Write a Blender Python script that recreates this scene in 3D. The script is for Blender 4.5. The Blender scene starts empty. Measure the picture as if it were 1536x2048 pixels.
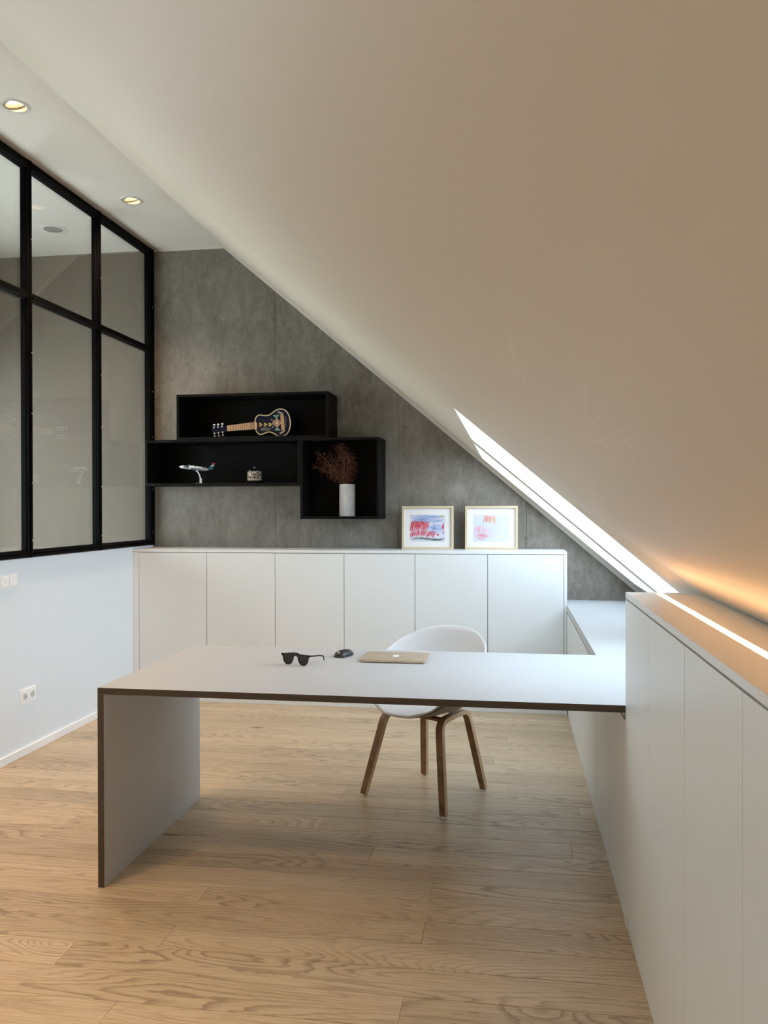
import bpy, bmesh, math, random
from mathutils import Vector, Matrix, noise as mnoise

S = bpy.context.scene
COL = S.collection
R = math.radians
PI = math.pi

# ------------------------------------------------------------------ camera
FPX, CAMH = 1635.27, 1.4029
fw = Vector((-0.15216276, 0.98834276, -0.00500924))
rt = Vector((0.98835486, 0.15215519, -0.00186098))
up = Vector((0.0010771, 0.00523408, 0.99998572))
cd = bpy.data.cameras.new('camera')
cam = bpy.data.objects.new('camera', cd); COL.objects.link(cam)
cam.matrix_world = Matrix(((rt.x, up.x, -fw.x, 0), (rt.y, up.y, -fw.y, 0), (rt.z, up.z, -fw.z, CAMH), (0, 0, 0, 1)))
cd.sensor_fit = 'HORIZONTAL'; cd.sensor_width = 36.0; cd.lens = FPX / 1536 * 36.0
cd.clip_start = 0.02; cd.clip_end = 100
S.camera = cam

# ------------------------------------------------------------------ world, exposure
W = bpy.data.worlds.new('overcast_sky'); S.world = W; W.use_nodes = True
wn = W.node_tree.nodes; wl = W.node_tree.links
wb = wn['Background']
tc = wn.new('ShaderNodeTexCoord'); sp = wn.new('ShaderNodeSeparateXYZ'); cr = wn.new('ShaderNodeValToRGB')
wl.new(tc.outputs['Generated'], sp.inputs[0]); wl.new(sp.outputs['Z'], cr.inputs[0]); wl.new(cr.outputs[0], wb.inputs[0])
# bright haze low over the horizon, deeper and dimmer sky overhead
e = cr.color_ramp.elements
e[0].position = 0.0; e[0].color = (0.89, 1.0, 1.08, 1)
e[1].position = 1.0; e[1].color = (0.30, 0.37, 0.44, 1)
k = e.new(.33); k.color = (0.86, 0.98, 1.09, 1)
k = e.new(.68); k.color = (0.41, 0.49, 0.555, 1)
wb.inputs[1].default_value = 7.8
S.view_settings.view_transform = 'Standard'; S.view_settings.look = 'None'
S.view_settings.exposure = 0.20; S.view_settings.gamma = 1.0
S.view_settings.use_curve_mapping = False
S.cycles.use_denoising = True
S.cycles.max_bounces = 14; S.cycles.diffuse_bounces = 9; S.cycles.glossy_bounces = 5
S.cycles.transparent_max_bounces = 16
S.cycles.sample_clamp_indirect = 8.0
S.cycles.caustics_reflective = False; S.cycles.caustics_refractive = False

SPOT_W = 70.0        # ceiling downlights
LED = 10.5            # LED strip emission

# ------------------------------------------------------------------ dimensions (metres)
XL, XR = -2.736, 0.3817         # left wall face, cabinet fronts on the right
D = 6.0007                      # concrete back wall
H = 3.4012                      # flat ceiling
XK = -2.1507                    # where the slope starts
TAN = math.tan(R(40.10)); SA = R(40.10)
YF, YB = 2.8232, 3.7688         # desk front / back edge
XD = -1.5078                    # desk left end
ZD = 0.74
YCAB = 5.6489; ZB = 1.1041
ZT = 1.120
YMIN = -2.5
def zs(x): return H - (x - XK) * TAN

# ------------------------------------------------------------------ material helpers
def mat(name, col=(.8, .8, .8), rough=.5, metal=0.0, spec=.5, emit=None, estr=0.0, bump=None):
    m = bpy.data.materials.new(name); m.use_nodes = True
    b = m.node_tree.nodes['Principled BSDF']
    b.inputs['Base Color'].default_value = (*col, 1); b.inputs['Roughness'].default_value = rough
    b.inputs['Metallic'].default_value = metal; b.inputs['Specular IOR Level'].default_value = spec
    if emit: b.inputs['Emission Color'].default_value = (*emit, 1); b.inputs['Emission Strength'].default_value = estr
    if bump:
        sc_, st = bump
        n = N(m, 'ShaderNodeTexNoise'); n.inputs['Scale'].default_value = sc_; n.inputs['Detail'].default_value = 4
        t = N(m, 'ShaderNodeTexCoord'); L(m, t.outputs['Object'], n.inputs['Vector'])
        bp = N(m, 'ShaderNodeBump'); bp.inputs['Strength'].default_value = st; bp.inputs['Distance'].default_value = .002
        L(m, n.outputs[0], bp.inputs['Height']); L(m, bp.outputs[0], b.inputs['Normal'])
    return m
def N(m, t): return m.node_tree.nodes.new(t)
def L(m, a, b): m.node_tree.links.new(a, b)
def math_n(m, op, a, b=None, c=None):
    n = N(m, 'ShaderNodeMath'); n.operation = op
    for i, v in enumerate((a, b, c)):
        if v is None: continue
        if isinstance(v, (int, float)): n.inputs[i].default_value = v
        else: L(m, v, n.inputs[i])
    return n.outputs[0]
def mixc(m, f, a, b, mode='MIX'):
    n = N(m, 'ShaderNodeMix'); n.data_type = 'RGBA'; n.blend_type = mode
    for s, v in ((n.inputs[0], f), (n.inputs[6], a), (n.inputs[7], b)):
        if isinstance(v, (int, float)): s.default_value = v
        elif isinstance(v, tuple): s.default_value = (*v, 1)
        else: L(m, v, s)
    return n.outputs[2]
def ramp(m, v, pts):
    n = N(m, 'ShaderNodeValToRGB'); L(m, v, n.inputs[0])
    e = n.color_ramp.elements
    while len(e) < len(pts): e.new(.5)
    for k, (p, c) in enumerate(pts):
        e[k].position = p; e[k].color = (*c, 1) if isinstance(c, tuple) else (c, c, c, 1)
    return n.outputs[0]
def coords(m, scale, rand=0.0, src='Object'):
    t = N(m, 'ShaderNodeTexCoord'); mp = N(m, 'ShaderNodeMapping'); mp.inputs['Scale'].default_value = scale
    v = t.outputs[src]
    if rand:
        oi = N(m, 'ShaderNodeObjectInfo'); k = math_n(m, 'MULTIPLY', oi.outputs['Random'], rand)
        a = N(m, 'ShaderNodeVectorMath'); a.operation = 'ADD'; L(m, v, a.inputs[0]); L(m, k, a.inputs[1]); v = a.outputs[0]
    L(m, v, mp.inputs['Vector']); return mp.outputs[0]
def tex(m, kind, vec, scale, detail=4, rough=.55, dist=0.0, out=0):
    n = N(m, kind); L(m, vec, n.inputs['Vector']); n.inputs['Scale'].default_value = scale
    if kind == 'ShaderNodeTexNoise':
        n.inputs['Detail'].default_value = detail; n.inputs['Roughness'].default_value = rough; n.inputs['Distortion'].default_value = dist
    return n.outputs[out]

def oak(name, light, dark, line, rough=.34, gl=(1, 1, 1), lines=15.0, objrand=True):
    m = mat(name, light, rough, spec=.45); b = m.node_tree.nodes['Principled BSDF']
    v = coords(m, gl, 23.0 if objrand else 0.0)
    def sc_(vec, s):
        mp = N(m, 'ShaderNodeMapping'); mp.inputs['Scale'].default_value = s; L(m, vec, mp.inputs['Vector']); return mp.outputs[0]
    # broad growth field whose contour lines give the cathedral figure
    g = tex(m, 'ShaderNodeTexNoise', sc_(v, (.75, 5.2, 5.2)), 1.0, 1.5, .4, .25)
    kv = N(m, 'ShaderNodeTexVoronoi'); L(m, sc_(v, (1.15, 2.6, 2.6)), kv.inputs['Vector']); kv.inputs['Scale'].default_value = 1.0
    kd = kv.outputs['Distance']
    knot = math_n(m, 'POWER', 2.718, math_n(m, 'MULTIPLY', math_n(m, 'MULTIPLY', kd, kd), -60.0))
    g2 = math_n(m, 'ADD', g, math_n(m, 'MULTIPLY', knot, .22))
    wob = tex(m, 'ShaderNodeTexNoise', sc_(v, (9, 60, 60)), 1.0, 3, .6)
    g3 = math_n(m, 'ADD', g2, math_n(m, 'MULTIPLY', wob, .028))
    fr = math_n(m, 'FRACT', math_n(m, 'MULTIPLY', g3, lines))
    ring = ramp(m, fr, [(0.0, 0.05), (.50, .06), (.82, .75), (.93, 1.0), (1.0, .05)])
    vary = ramp(m, tex(m, 'ShaderNodeTexNoise', sc_(v, (.9, 3, 3)), 1.0, 2), [(.38, .16), (.60, 1.0)])
    pore = ramp(m, tex(m, 'ShaderNodeTexNoise', sc_(v, (7, 210, 210)), 1.0, 3, .7), [(.44, 0.0), (.68, 1.0)])
    tone = ramp(m, tex(m, 'ShaderNodeTexNoise', sc_(v, (.8, 9, 9)), 1.0, 3), [(.3, 0.0), (.7, 1.0)])
    c = mixc(m, tone, light, dark)
    c = mixc(m, math_n(m, 'MULTIPLY', math_n(m, 'MULTIPLY', ring, vary), .72), c, line)
    c = mixc(m, math_n(m, 'MULTIPLY', pore, .42), c, line)
    kc = ramp(m, kd, [(.020, 1.0), (.070, 0.0)])
    c = mixc(m, math_n(m, 'MULTIPLY', kc, .8), c, (.07, .04, .022))
    if objrand:
        oi = N(m, 'ShaderNodeObjectInfo')
        c = mixc(m, 1.0, c, ramp(m, oi.outputs['Random'], [(0.0, (.80, .79, .77)), (.5, (.94, .93, .91)), (1.0, (1.04, 1.04, 1.03))]), 'MULTIPLY')
    L(m, c, b.inputs['Base Color'])
    rg = math_n(m, 'ADD', math_n(m, 'MULTIPLY', pore, .12), rough); L(m, rg, b.inputs['Roughness'])
    bp = N(m, 'ShaderNodeBump'); bp.inputs['Strength'].default_value = .22; bp.inputs['Distance'].default_value = .0006
    hh = math_n(m, 'MULTIPLY', math_n(m, 'ADD', pore, math_n(m, 'MULTIPLY', ring, .5)), -1.0)
    L(m, hh, bp.inputs['Height']); L(m, bp.outputs[0], b.inputs['Normal'])
    return m

def concrete(name):
    m = mat(name, (.2, .19, .17), .75, spec=.3); b = m.node_tree.nodes['Principled BSDF']
    v = coords(m, (1, 1, 1), 0, 'Object')
    def sc_(s, loc=(0, 0, 0)):
        mp = N(m, 'ShaderNodeMapping'); mp.inputs['Scale'].default_value = s; mp.inputs['Location'].default_value = loc; L(m, v, mp.inputs['Vector']); return mp.outputs[0]
    big = tex(m, 'ShaderNodeTexNoise', sc_((2.2, 1, .55)), 1.0, 4, .55, .3)
    streak = tex(m, 'ShaderNodeTexNoise', sc_((7, 1, 1.1)), 1.0, 5, .6, .2)
    cloud = tex(m, 'ShaderNodeTexNoise', sc_((7, 1, 5)), 1.0, 6, .65, .4)
    fine = tex(m, 'ShaderNodeTexNoise', sc_((60, 60, 45)), 1.0, 4, .7)
    c = mixc(m, ramp(m, big, [(.35, 0.0), (.68, 1.0)]), (.150, .133, .108), (.215, .195, .165))
    c = mixc(m, math_n(m, 'MULTIPLY', ramp(m, streak, [(.47, 0.0), (.72, 1.0)]), .55), c, (.10, .088, .068))
    c = mixc(m, math_n(m, 'MULTIPLY', ramp(m, cloud, [(.50, 0.0), (.72, 1.0)]), .50), c, (.30, .28, .25))
    c = mixc(m, math_n(m, 'MULTIPLY', ramp(m, fine, [(.45, 0.0), (.72, 1.0)]), .22), c, (.12, .11, .09))
    mot = tex(m, 'ShaderNodeTexNoise', sc_((22, 20, 12), (5, 2, 1)), 1.0, 6, .75, .6)
    c = mixc(m, math_n(m, 'MULTIPLY', ramp(m, mot, [(.42, 0.0), (.66, 1.0)]), .38), c, (.31, .295, .265))
    edg = tex(m, 'ShaderNodeTexNoise', sc_((15, 1, 1.9), (9, 0, 4)), 1.0, 4, .7, .3)
    c = mixc(m, math_n(m, 'MULTIPLY', ramp(m, edg, [(.54, 0.0), (.70, 1.0)]), .30), c, (.085, .072, .050))
    pit = N(m, 'ShaderNodeTexVoronoi'); L(m, sc_((16, 16, 11)), pit.inputs['Vector']); pit.inputs['Scale'].default_value = 1.0
    sel = math_n(m, 'GREATER_THAN', tex(m, 'ShaderNodeTexNoise', sc_((5, 5, 4), (3, 1, 7)), 1.0, 2), .58)
    pm = math_n(m, 'MULTIPLY', ramp(m, pit.outputs['Distance'], [(.05, 1.0), (.12, 0.0)]), sel)
    c = mixc(m, math_n(m, 'MULTIPLY', pm, .7), c, (.05, .045, .036))
    L(m, c, b.inputs['Base Color'])
    bp = N(m, 'ShaderNodeBump'); bp.inputs['Strength'].default_value = .35; bp.inputs['Distance'].default_value = .003
    L(m, math_n(m, 'SUBTRACT', cloud, pm), bp.inputs['Height']); L(m, bp.outputs[0], b.inputs['Normal'])
    return m

def glass_mat(name, tint=(.93, .94, .93), gain=1.0):
    m = bpy.data.materials.new(name); m.use_nodes = True; m.node_tree.nodes.clear()
    o = N(m, 'ShaderNodeOutputMaterial'); mx = N(m, 'ShaderNodeMixShader'); tr = N(m, 'ShaderNodeBsdfTransparent'); gl = N(m, 'ShaderNodeBsdfGlossy')
    tr.inputs[0].default_value = (*tint, 1); gl.inputs[0].default_value = (1, 1, 1, 1); gl.inputs['Roughness'].default_value = 0.0
    g = N(m, 'ShaderNodeNewGeometry'); dt = N(m, 'ShaderNodeVectorMath'); dt.operation = 'DOT_PRODUCT'
    L(m, g.outputs['Incoming'], dt.inputs[0]); L(m, g.outputs['Normal'], dt.inputs[1])
    k = math_n(m, 'POWER', math_n(m, 'SUBTRACT', 1.0, math_n(m, 'ABSOLUTE', dt.outputs['Value'])), 5.0)
    L(m, math_n(m, 'MULTIPLY', math_n(m, 'ADD', math_n(m, 'MULTIPLY', k, .96), .04), gain), mx.inputs[0]); L(m, tr.outputs[0], mx.inputs[1]); L(m, gl.outputs[0], mx.inputs[2]); L(m, mx.outputs[0], o.inputs[0])
    return m

M = {}
M['paint'] = mat('white_wall_paint', (.74, .80, .86), .6, bump=(160, .12))
M['ceil'] = mat('white_ceiling_paint', (.63, .585, .515), .6, bump=(140, .10))
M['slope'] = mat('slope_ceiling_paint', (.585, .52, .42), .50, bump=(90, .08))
m = M['slope']; b = m.node_tree.nodes['Principled BSDF']
g = N(m, 'ShaderNodeNewGeometry'); vs_ = N(m, 'ShaderNodeVectorMath'); vs_.operation = 'DISTANCE'; L(m, g.outputs['Position'], vs_.inputs[0]); vs_.inputs[1].default_value = (.085, 1.03, 1.525)
near = ramp(m, vs_.outputs['Value'], [(.10, 1.0), (.30, 0.0)])
mp = N(m, 'ShaderNodeMapping'); mp.inputs['Rotation'].default_value = (0, 0, .7); mp.inputs['Scale'].default_value = (16, 2.2, 6); L(m, g.outputs['Position'], mp.inputs['Vector'])
sn = tex(m, 'ShaderNodeTexNoise', mp.outputs[0], 1.0, 2, .5, 1.8)
sn = math_n(m, 'ABSOLUTE', math_n(m, 'SUBTRACT', sn, .5))
scf = math_n(m, 'MULTIPLY', math_n(m, 'MULTIPLY', ramp(m, sn, [(.004, 1.0), (.020, 0.0)]), near), .16)
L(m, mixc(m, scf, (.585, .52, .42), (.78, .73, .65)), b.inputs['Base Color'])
M['reveal'] = mat('reveal_white', (.86, .87, .88), .5)
M['lacquer'] = mat('white_cabinet_lacquer', (.71, .735, .74), .38, bump=(220, .05))
M['carcass'] = mat('carcass_gap_shade', (.03, .03, .03), .8)  # near-black body paints the shade into the gaps between white doors
M['desk'] = mat('grey_white_laminate', (.50, .50, .505), .42, spec=.35, bump=(260, .06))
M['edge'] = mat('dark_brown_edge', (.055, .040, .027), .5, bump=(200, .1))
M['black'] = mat('black_shelf', (.0022, .0022, .0022), .55, spec=.12)
M['steel'] = mat('black_steel', (.0014, .0014, .0015), .5, spec=.06)
M['bolt'] = mat('bolt_steel', (.45, .45, .43), .3, 1.0)
M['glass'] = glass_mat('pane_glass', (.86, .86, .83))
M['skyglass'] = glass_mat('skylight_glass', (.97, .985, 1.0))
M['sash'] = mat('white_sash', (.82, .83, .84), .4)
M['concrete'] = concrete('board_marked_concrete')
M['oak'] = oak('oak_floor', (.67, .54, .375), (.57, .445, .295), (.215, .135, .07), lines=31)
M['floorbase'] = mat('dark_subfloor', (.05, .035, .02), .9)
M['legwood'] = oak('oak_veneer', (.27, .155, .07), (.21, .115, .05), (.10, .05, .02), .42, (1, 1, 1), 8, False)
M['ply'] = mat('plywood_edge', (.62, .43, .26), .5)
M['shell'] = mat('white_shell_plastic', (.66, .66, .665), .45)
M['paleoak'] = mat('pale_wood_frame', (.52, .42, .275), .5, bump=(80, .15))
M['card'] = mat('white_mat_board', (.66, .65, .64), .8)
M['paper'] = mat('drawing_paper', (.52, .53, .61), .8)
M['plastic'] = mat('white_switch_plastic', (.86, .88, .90), .3)
M['blackgloss'] = mat('black_gloss_plastic', (.006, .006, .006), .22)
M['lens'] = mat('dark_lens', (.012, .014, .016), .08, spec=.6)
M['mouse'] = mat('mouse_dark', (.018, .019, .022), .35)
M['led'] = mat('led_diffuser', (1, .9, .7), .5, emit=(1.0, .53, .25), estr=LED)
M['lamp'] = mat('lamp_glow', (1, .9, .7), .5, emit=(1.0, .70, .34), estr=8.0)
M['trimring'] = mat('pale_metal_ring', (.60, .58, .53), .35, .3)
M['gold'] = mat('gold_aluminium', (.66, .53, .40), .38, .55)
M['silver'] = mat('silver_mark', (.85, .85, .84), .3, .3)
M['dark'] = mat('dark_gap', (.01, .01, .01), .8)

# ------------------------------------------------------------------ object helpers
def link(name, verts, faces, material, parent=None, smooth=False, loc=None):
    me = bpy.data.meshes.new(name); me.from_pydata([tuple(v) for v in verts], [], faces)
    mats = material if isinstance(material, (list, tuple)) else [material]
    for x in mats: me.materials.append(x)
    me.validate(); me.update()
    bm = bmesh.new(); bm.from_mesh(me); bmesh.ops.recalc_face_normals(bm, faces=bm.faces); bm.to_mesh(me); bm.free()
    if smooth:
        for p in me.polygons: p.use_smooth = True
    o = bpy.data.objects.new(name, me); COL.objects.link(o)
    if parent: o.parent = parent
    if loc is not None: o.location = loc
    return o
def obj_bm(name, bm, material, parent=None, smooth=False, loc=None, angle=None):
    me = bpy.data.meshes.new(name)
    bmesh.ops.recalc_face_normals(bm, faces=bm.faces)
    bm.to_mesh(me); bm.free()
    mats = material if isinstance(material, (list, tuple)) else [material]
    for x in mats: me.materials.append(x)
    if smooth:
        for p in me.polygons: p.use_smooth = True
        if angle: 
            try: me.set_sharp_from_angle(angle=R(angle))
            except Exception: pass
    o = bpy.data.objects.new(name, me); COL.objects.link(o)
    if parent: o.parent = parent
    if loc is not None: o.location = loc
    return o
def add_box(bm, x0, x1, y0, y1, z0, z1, bev=0.0, seg=1):
    r = bmesh.ops.create_cube(bm, size=1.0)
    vs = r['verts']
    for v in vs:
        v.co = Vector(((x0 + x1) / 2 + v.co.x * (x1 - x0), (y0 + y1) / 2 + v.co.y * (y1 - y0), (z0 + z1) / 2 + v.co.z * (z1 - z0)))
    if bev:
        es = list({e for v in vs for e in v.link_edges})
        bmesh.ops.bevel(bm, geom=es, offset=bev, segments=seg, profile=.5, affect='EDGES')
def box(name, x0, x1, y0, y1, z0, z1, m, parent=None, bev=0.0, seg=1, loc=None):
    bm = bmesh.new(); add_box(bm, x0, x1, y0, y1, z0, z1, bev, seg); return obj_bm(name, bm, m, parent, loc=loc)
def empty(name, loc=(0, 0, 0), rz=0.0):
    o = bpy.data.objects.new(name, None); COL.objects.link(o); o.location = loc; o.rotation_euler = (0, 0, rz)
    o.empty_display_size = .05; return o
def tag(o, label=None, cat=None, group=None, kind=None):
    if label: o['label'] = label
    if cat: o['category'] = cat
    if group: o['group'] = group
    if kind: o['kind'] = kind
    return o
def add_prism(bm, pts, y0, y1, bev=0.0):           # pts in (x, z); extruded along y
    a = [bm.verts.new((x, y0, z)) for x, z in pts]; b = [bm.verts.new((x, y1, z)) for x, z in pts]
    n = len(pts)
    bm.faces.new(a); bm.faces.new(list(reversed(b)))
    for i in range(n): bm.faces.new((a[i], b[i], b[(i + 1) % n], a[(i + 1) % n]))
def add_prism_z(bm, pts, z0, z1):                  # pts in (x, y); extruded along z
    a = [bm.verts.new((x, y, z0)) for x, y in pts]; b = [bm.verts.new((x, y, z1)) for x, y in pts]
    n = len(pts)
    bm.faces.new(a); bm.faces.new(list(reversed(b)))
    for i in range(n): bm.faces.new((a[i], b[i], b[(i + 1) % n], a[(i + 1) % n]))
def add_lathe(bm, prof, seg=32, cx=0, cy=0, cap=True):     # prof: (r, z)
    rings = []
    for r, z in prof:
        rings.append([bm.verts.new((cx + max(r, 1e-5) * math.cos(2 * PI * k / seg), cy + max(r, 1e-5) * math.sin(2 * PI * k / seg), z)) for k in range(seg)])
    for a, b in zip(rings, rings[1:]):
        for k in range(seg): bm.faces.new((a[k], a[(k + 1) % seg], b[(k + 1) % seg], b[k]))
    if cap:
        bm.faces.new(rings[0]); bm.faces.new(rings[-1])
def add_tube(bm, pts, rad, seg=8, cap=True):
    pts = [Vector(p) for p in pts]; rads = rad if isinstance(rad, (list, tuple)) else [rad] * len(pts)
    rings = []; prev = None
    for i, p in enumerate(pts):
        t = (pts[min(i + 1, len(pts) - 1)] - pts[max(i - 1, 0)]).normalized()
        if prev is None:
            ref = Vector((0, 0, 1)) if abs(t.z) < .9 else Vector((1, 0, 0)); n = t.cross(ref).normalized()
        else:
            n = (prev - t * prev.dot(t)).normalized()
        prev = n; b = t.cross(n)
        rings.append([bm.verts.new(p + (n * math.cos(2 * PI * k / seg) + b * math.sin(2 * PI * k / seg)) * rads[i]) for k in range(seg)])
    for a, b in zip(rings, rings[1:]):
        for k in range(seg): bm.faces.new((a[k], a[(k + 1) % seg], b[(k + 1) % seg], b[k]))
    if cap: bm.faces.new(rings[0]); bm.faces.new(list(reversed(rings[-1])))
def smooth_curve(pts, n=8, closed=False):
    P = [Vector(p) for p in pts]; out = []; m = len(P)
    rng = range(m) if closed else range(m - 1)
    for i in rng:
        p0 = P[(i - 1) % m] if closed or i > 0 else P[i]; p1 = P[i]; p2 = P[(i + 1) % m]
        p3 = P[(i + 2) % m] if closed or i + 2 < m else p2
        for k in range(n):
            t = k / n
            out.append(.5 * ((2 * p1) + (p2 - p0) * t + (2 * p0 - 5 * p1 + 4 * p2 - p3) * t * t + (3 * p1 - p0 - 3 * p2 + p3) * t ** 3))
    if not closed: out.append(P[-1])
    return out

# ================================================================== SETTING
# ---- floor with oak planks
fl = box('floor', XL - .1, 2.1, YMIN - .1, D + .1, -.12, -.013, M['floorbase']); tag(fl, 'oak plank floor running under the desk and cabinets', kind='structure')
PW, PY0 = .1448, 2.4677
known = {2: -1.103, 0: -1.112, -1: -1.388, -3: -1.108, 7: -.832, 5: -.558, 3: -.287, 1: -.284, 6: .248, -2: -.303, 10: -.813, 17: -.016, 15: -.023, 13: -.017, 11: -.008, 19: .302}
random.seed(5)
for k in range(-34, 22):
    ya, yb = PY0 + k * PW, PY0 + (k + 1) * PW
    yb = min(yb, YCAB + .06); ya = max(ya, YMIN)
    if yb - ya < .02: continue
    j = known.get(k, random.uniform(-2.4, -.3) if k < 8 else random.uniform(-2.3, .2))
    js = [j - 4.4, j - 2.2, j, j + 2.2]
    cuts = [XL] + [q for q in js if XL + .12 < q < XR + .06 - .12] + [XR + .06]
    if k in (4,): cuts = [XL, XR + .06]
    for a, b in zip(cuts, cuts[1:]):
        bm = bmesh.new(); hx, hy = (b - a) / 2 - .0003, (yb - ya) / 2 - .0011
        add_box(bm, -hx, hx, -hy, hy, -.013, 0)
        top = [e for e in bm.edges if all(v.co.z > -.001 for v in e.verts)]
        bmesh.ops.bevel(bm, geom=top, offset=.0009, segments=1, affect='EDGES')
        obj_bm('plank', bm, M['oak'], fl, loc=((a + b) / 2, (ya + yb) / 2, 0))

# ---- left wall (solid lower part) + baseboard
wl_ = box('wall_left', XL - .12, XL, YMIN, D, -.01, 1.120, M['paint'], bev=.002)
tag(wl_, 'white painted half-height wall below the black steel glazing', kind='structure')
bbm = bmesh.new(); add_box(bbm, XL, XL + .014, YMIN, YCAB, 0, .046, .002)
tag(obj_bm('baseboard_left', bbm, M['plastic']), 'low white baseboard along the white half-height wall', kind='structure')

# ---- back wall: concrete in formwork panels
wbk = box('wall_back', XL - .15, 2.2, D + .004, D + .2, -.1, 3.7, M['concrete']); tag(wbk, 'dark grey board-marked concrete back wall in tall formwork panels', kind='structure')
xs = [XL, -1.757, -.814, .119, 1.06, 2.0]
for a, b in zip(xs, xs[1:]):
    bm = bmesh.new(); za = min(H + .05, zs(a) + .05); zb = min(H + .05, zs(b) + .05)
    g = .0011
    pts = [(a + g, 0), (b - g, 0), (b - g, zb)]
    if a < XK < b: pts += [(XK, H + .05)]
    pts += [(a + g, za)]
    add_prism(bm, pts, D, D + .0038)
    fr = [e for e in bm.edges if all(v.co.y < D + .001 for v in e.verts)]
    bmesh.ops.bevel(bm, geom=fr, offset=.0012, segments=1, affect='EDGES')
    obj_bm('concrete_panel', bm, M['concrete'], wbk)

# ---- other room beyond the glass
ox0 = -4.3
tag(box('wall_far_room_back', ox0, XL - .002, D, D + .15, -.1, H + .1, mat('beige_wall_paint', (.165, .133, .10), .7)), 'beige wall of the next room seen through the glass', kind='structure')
bm = bmesh.new()
WY0, WY1, WZ0, WZ1 = 2.2, 5.85, .2, 2.55
for a in ((YMIN, WY0, -.1, H + .1), (WY1, D + .15, -.1, H + .1), (WY0, WY1, -.1, WZ0), (WY0, WY1, WZ1, H + .1)): add_box(bm, ox0 - .15, ox0, *a)
tag(obj_bm('wall_far_room_side', bm, bpy.data.materials['beige_wall_paint']), 'beige side wall of the next room', kind='structure')
w = empty('window_5'); tag(w, 'added unseen side window of the next room, lighting the slope', kind='structure')  # added out of view to throw daylight onto the slope
bm = bmesh.new(); f = .06
for a in ((WY0, WY0 + f, WZ0, WZ1), (WY1 - f, WY1, WZ0, WZ1), (WY0 + f, WY1 - f, WZ0, WZ0 + f), (WY0 + f, WY1 - f, WZ1 - f, WZ1)): add_box(bm, ox0 - .1, ox0 - .04, *a)
obj_bm('frame', bm, M['sash'], w); box('pane', ox0 - .08, ox0 - .07, WY0 + f, WY1 - f, WZ0 + f, WZ1 - f, M['skyglass'], w)
tag(box('floor_far_room', ox0, XL - .12, YMIN, D, -.12, 0, mat('next_room_floor', (.36, .26, .16), .4)), 'wooden floor of the next room beyond the glass', kind='structure')
bm = bmesh.new()
for a in ((ox0 - .15, -4.1, -.1, 3.7), (-3.0, 2.2, -.1, 3.7), (-4.1, -3.0, -.1, .3), (-4.1, -3.0, 2.9, 3.7)): add_box(bm, a[0], a[1], YMIN - .15, YMIN, a[2], a[3])
tag(obj_bm('wall_front', bm, M['paint']), 'white wall behind the viewpoint', kind='structure')
for k_, (xa, xb, za, zb) in enumerate(((-4.1, -3.0, .3, 2.9),)):
    w = empty('window_%d' % (k_ + 4)); tag(w, ['added unseen tall window lighting the next room'][k_], kind='structure')  # added, never in view; brings daylight into the next room
    bm = bmesh.new(); f = .06
    for a in ((xa, xa + f, za, zb), (xb - f, xb, za, zb), (xa + f, xb - f, za, za + f), (xa + f, xb - f, zb - f, zb)): add_box(bm, a[0], a[1], YMIN - .1, YMIN - .04, a[2], a[3])
    obj_bm('frame', bm, M['sash'], w); box('pane', xa + f, xb - f, YMIN - .08, YMIN - .07, za + f, zb - f, M['skyglass'], w)

# ---- flat ceiling with recess holes (cut by boolean)
SPOTS = [(-2.427, 5.006), (-2.427, 3.743), (-2.427, 2.48), (-2.427, 1.217), (-2.427, -.046), (-2.427, -1.309)]
SPK = (-3.225, 5.43)
ceil = box('ceiling', ox0 - .15, XK, YMIN - .1, D + .15, H, H + .22, M['ceil'])
cut = bmesh.new()
for x, y in SPOTS: add_lathe(cut, [(.058, H - .05), (.058, H + .10)], 40, x, y)
add_lathe(cut, [(.075, H - .05), (.075, H + .06)], 40, *SPK)
bmesh.ops.recalc_face_normals(cut, faces=cut.faces)
cm = bpy.data.meshes.new('cut'); cut.to_mesh(cm); cut.free(); co = bpy.data.objects.new('cut', cm); COL.objects.link(co)
md = ceil.modifiers.new('holes', 'BOOLEAN'); md.object = co; md.operation = 'DIFFERENCE'; md.solver = 'EXACT'
dg = bpy.context.evaluated_depsgraph_get(); nm = bpy.data.meshes.new_from_object(ceil.evaluated_get(dg))
ceil.modifiers.clear(); ceil.data = nm; bpy.data.objects.remove(co)
tag(ceil, 'flat white ceiling strip above the black glazing', kind='structure')

# ---- sloped ceiling with two skylight openings; s = horizontal x, built normal to the slope
nrm = Vector((math.sin(SA), 0, math.cos(SA)))
TH = .32
SKX0, SKX1 = -.200, .86
SKY = [(2.89, 4.22), (4.49, 5.89)]
def sl(x, y, h=0.0): return Vector((x, y, zs(x))) + nrm * h
def slab(bm, x0, x1, y0, y1, h0=0.0, h1=TH):
    v = [bm.verts.new(sl(x, y, h)) for h in (h0, h1) for x, y in ((x0, y0), (x1, y0), (x1, y1), (x0, y1))]
    for f in ((0, 1, 2, 3), (7, 6, 5, 4), (0, 4, 5, 1), (1, 5, 6, 2), (2, 6, 7, 3), (3, 7, 4, 0)): bm.faces.new([v[i] for i in f])
bm = bmesh.new()
RX0, RX1, RY0, RY1 = -1.35, -.45, -1.9, -.6        # unseen skylight behind the viewpoint, added for fill light
slab(bm, XK, RX0, YMIN, D + .1); slab(bm, RX0, SKX0, RY1, D + .1); slab(bm, RX0, SKX0, YMIN, RY0); slab(bm, RX1, SKX0, RY0, RY1)
slab(bm, SKX1, 2.05, SKY[0][0], D + .1)
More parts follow.
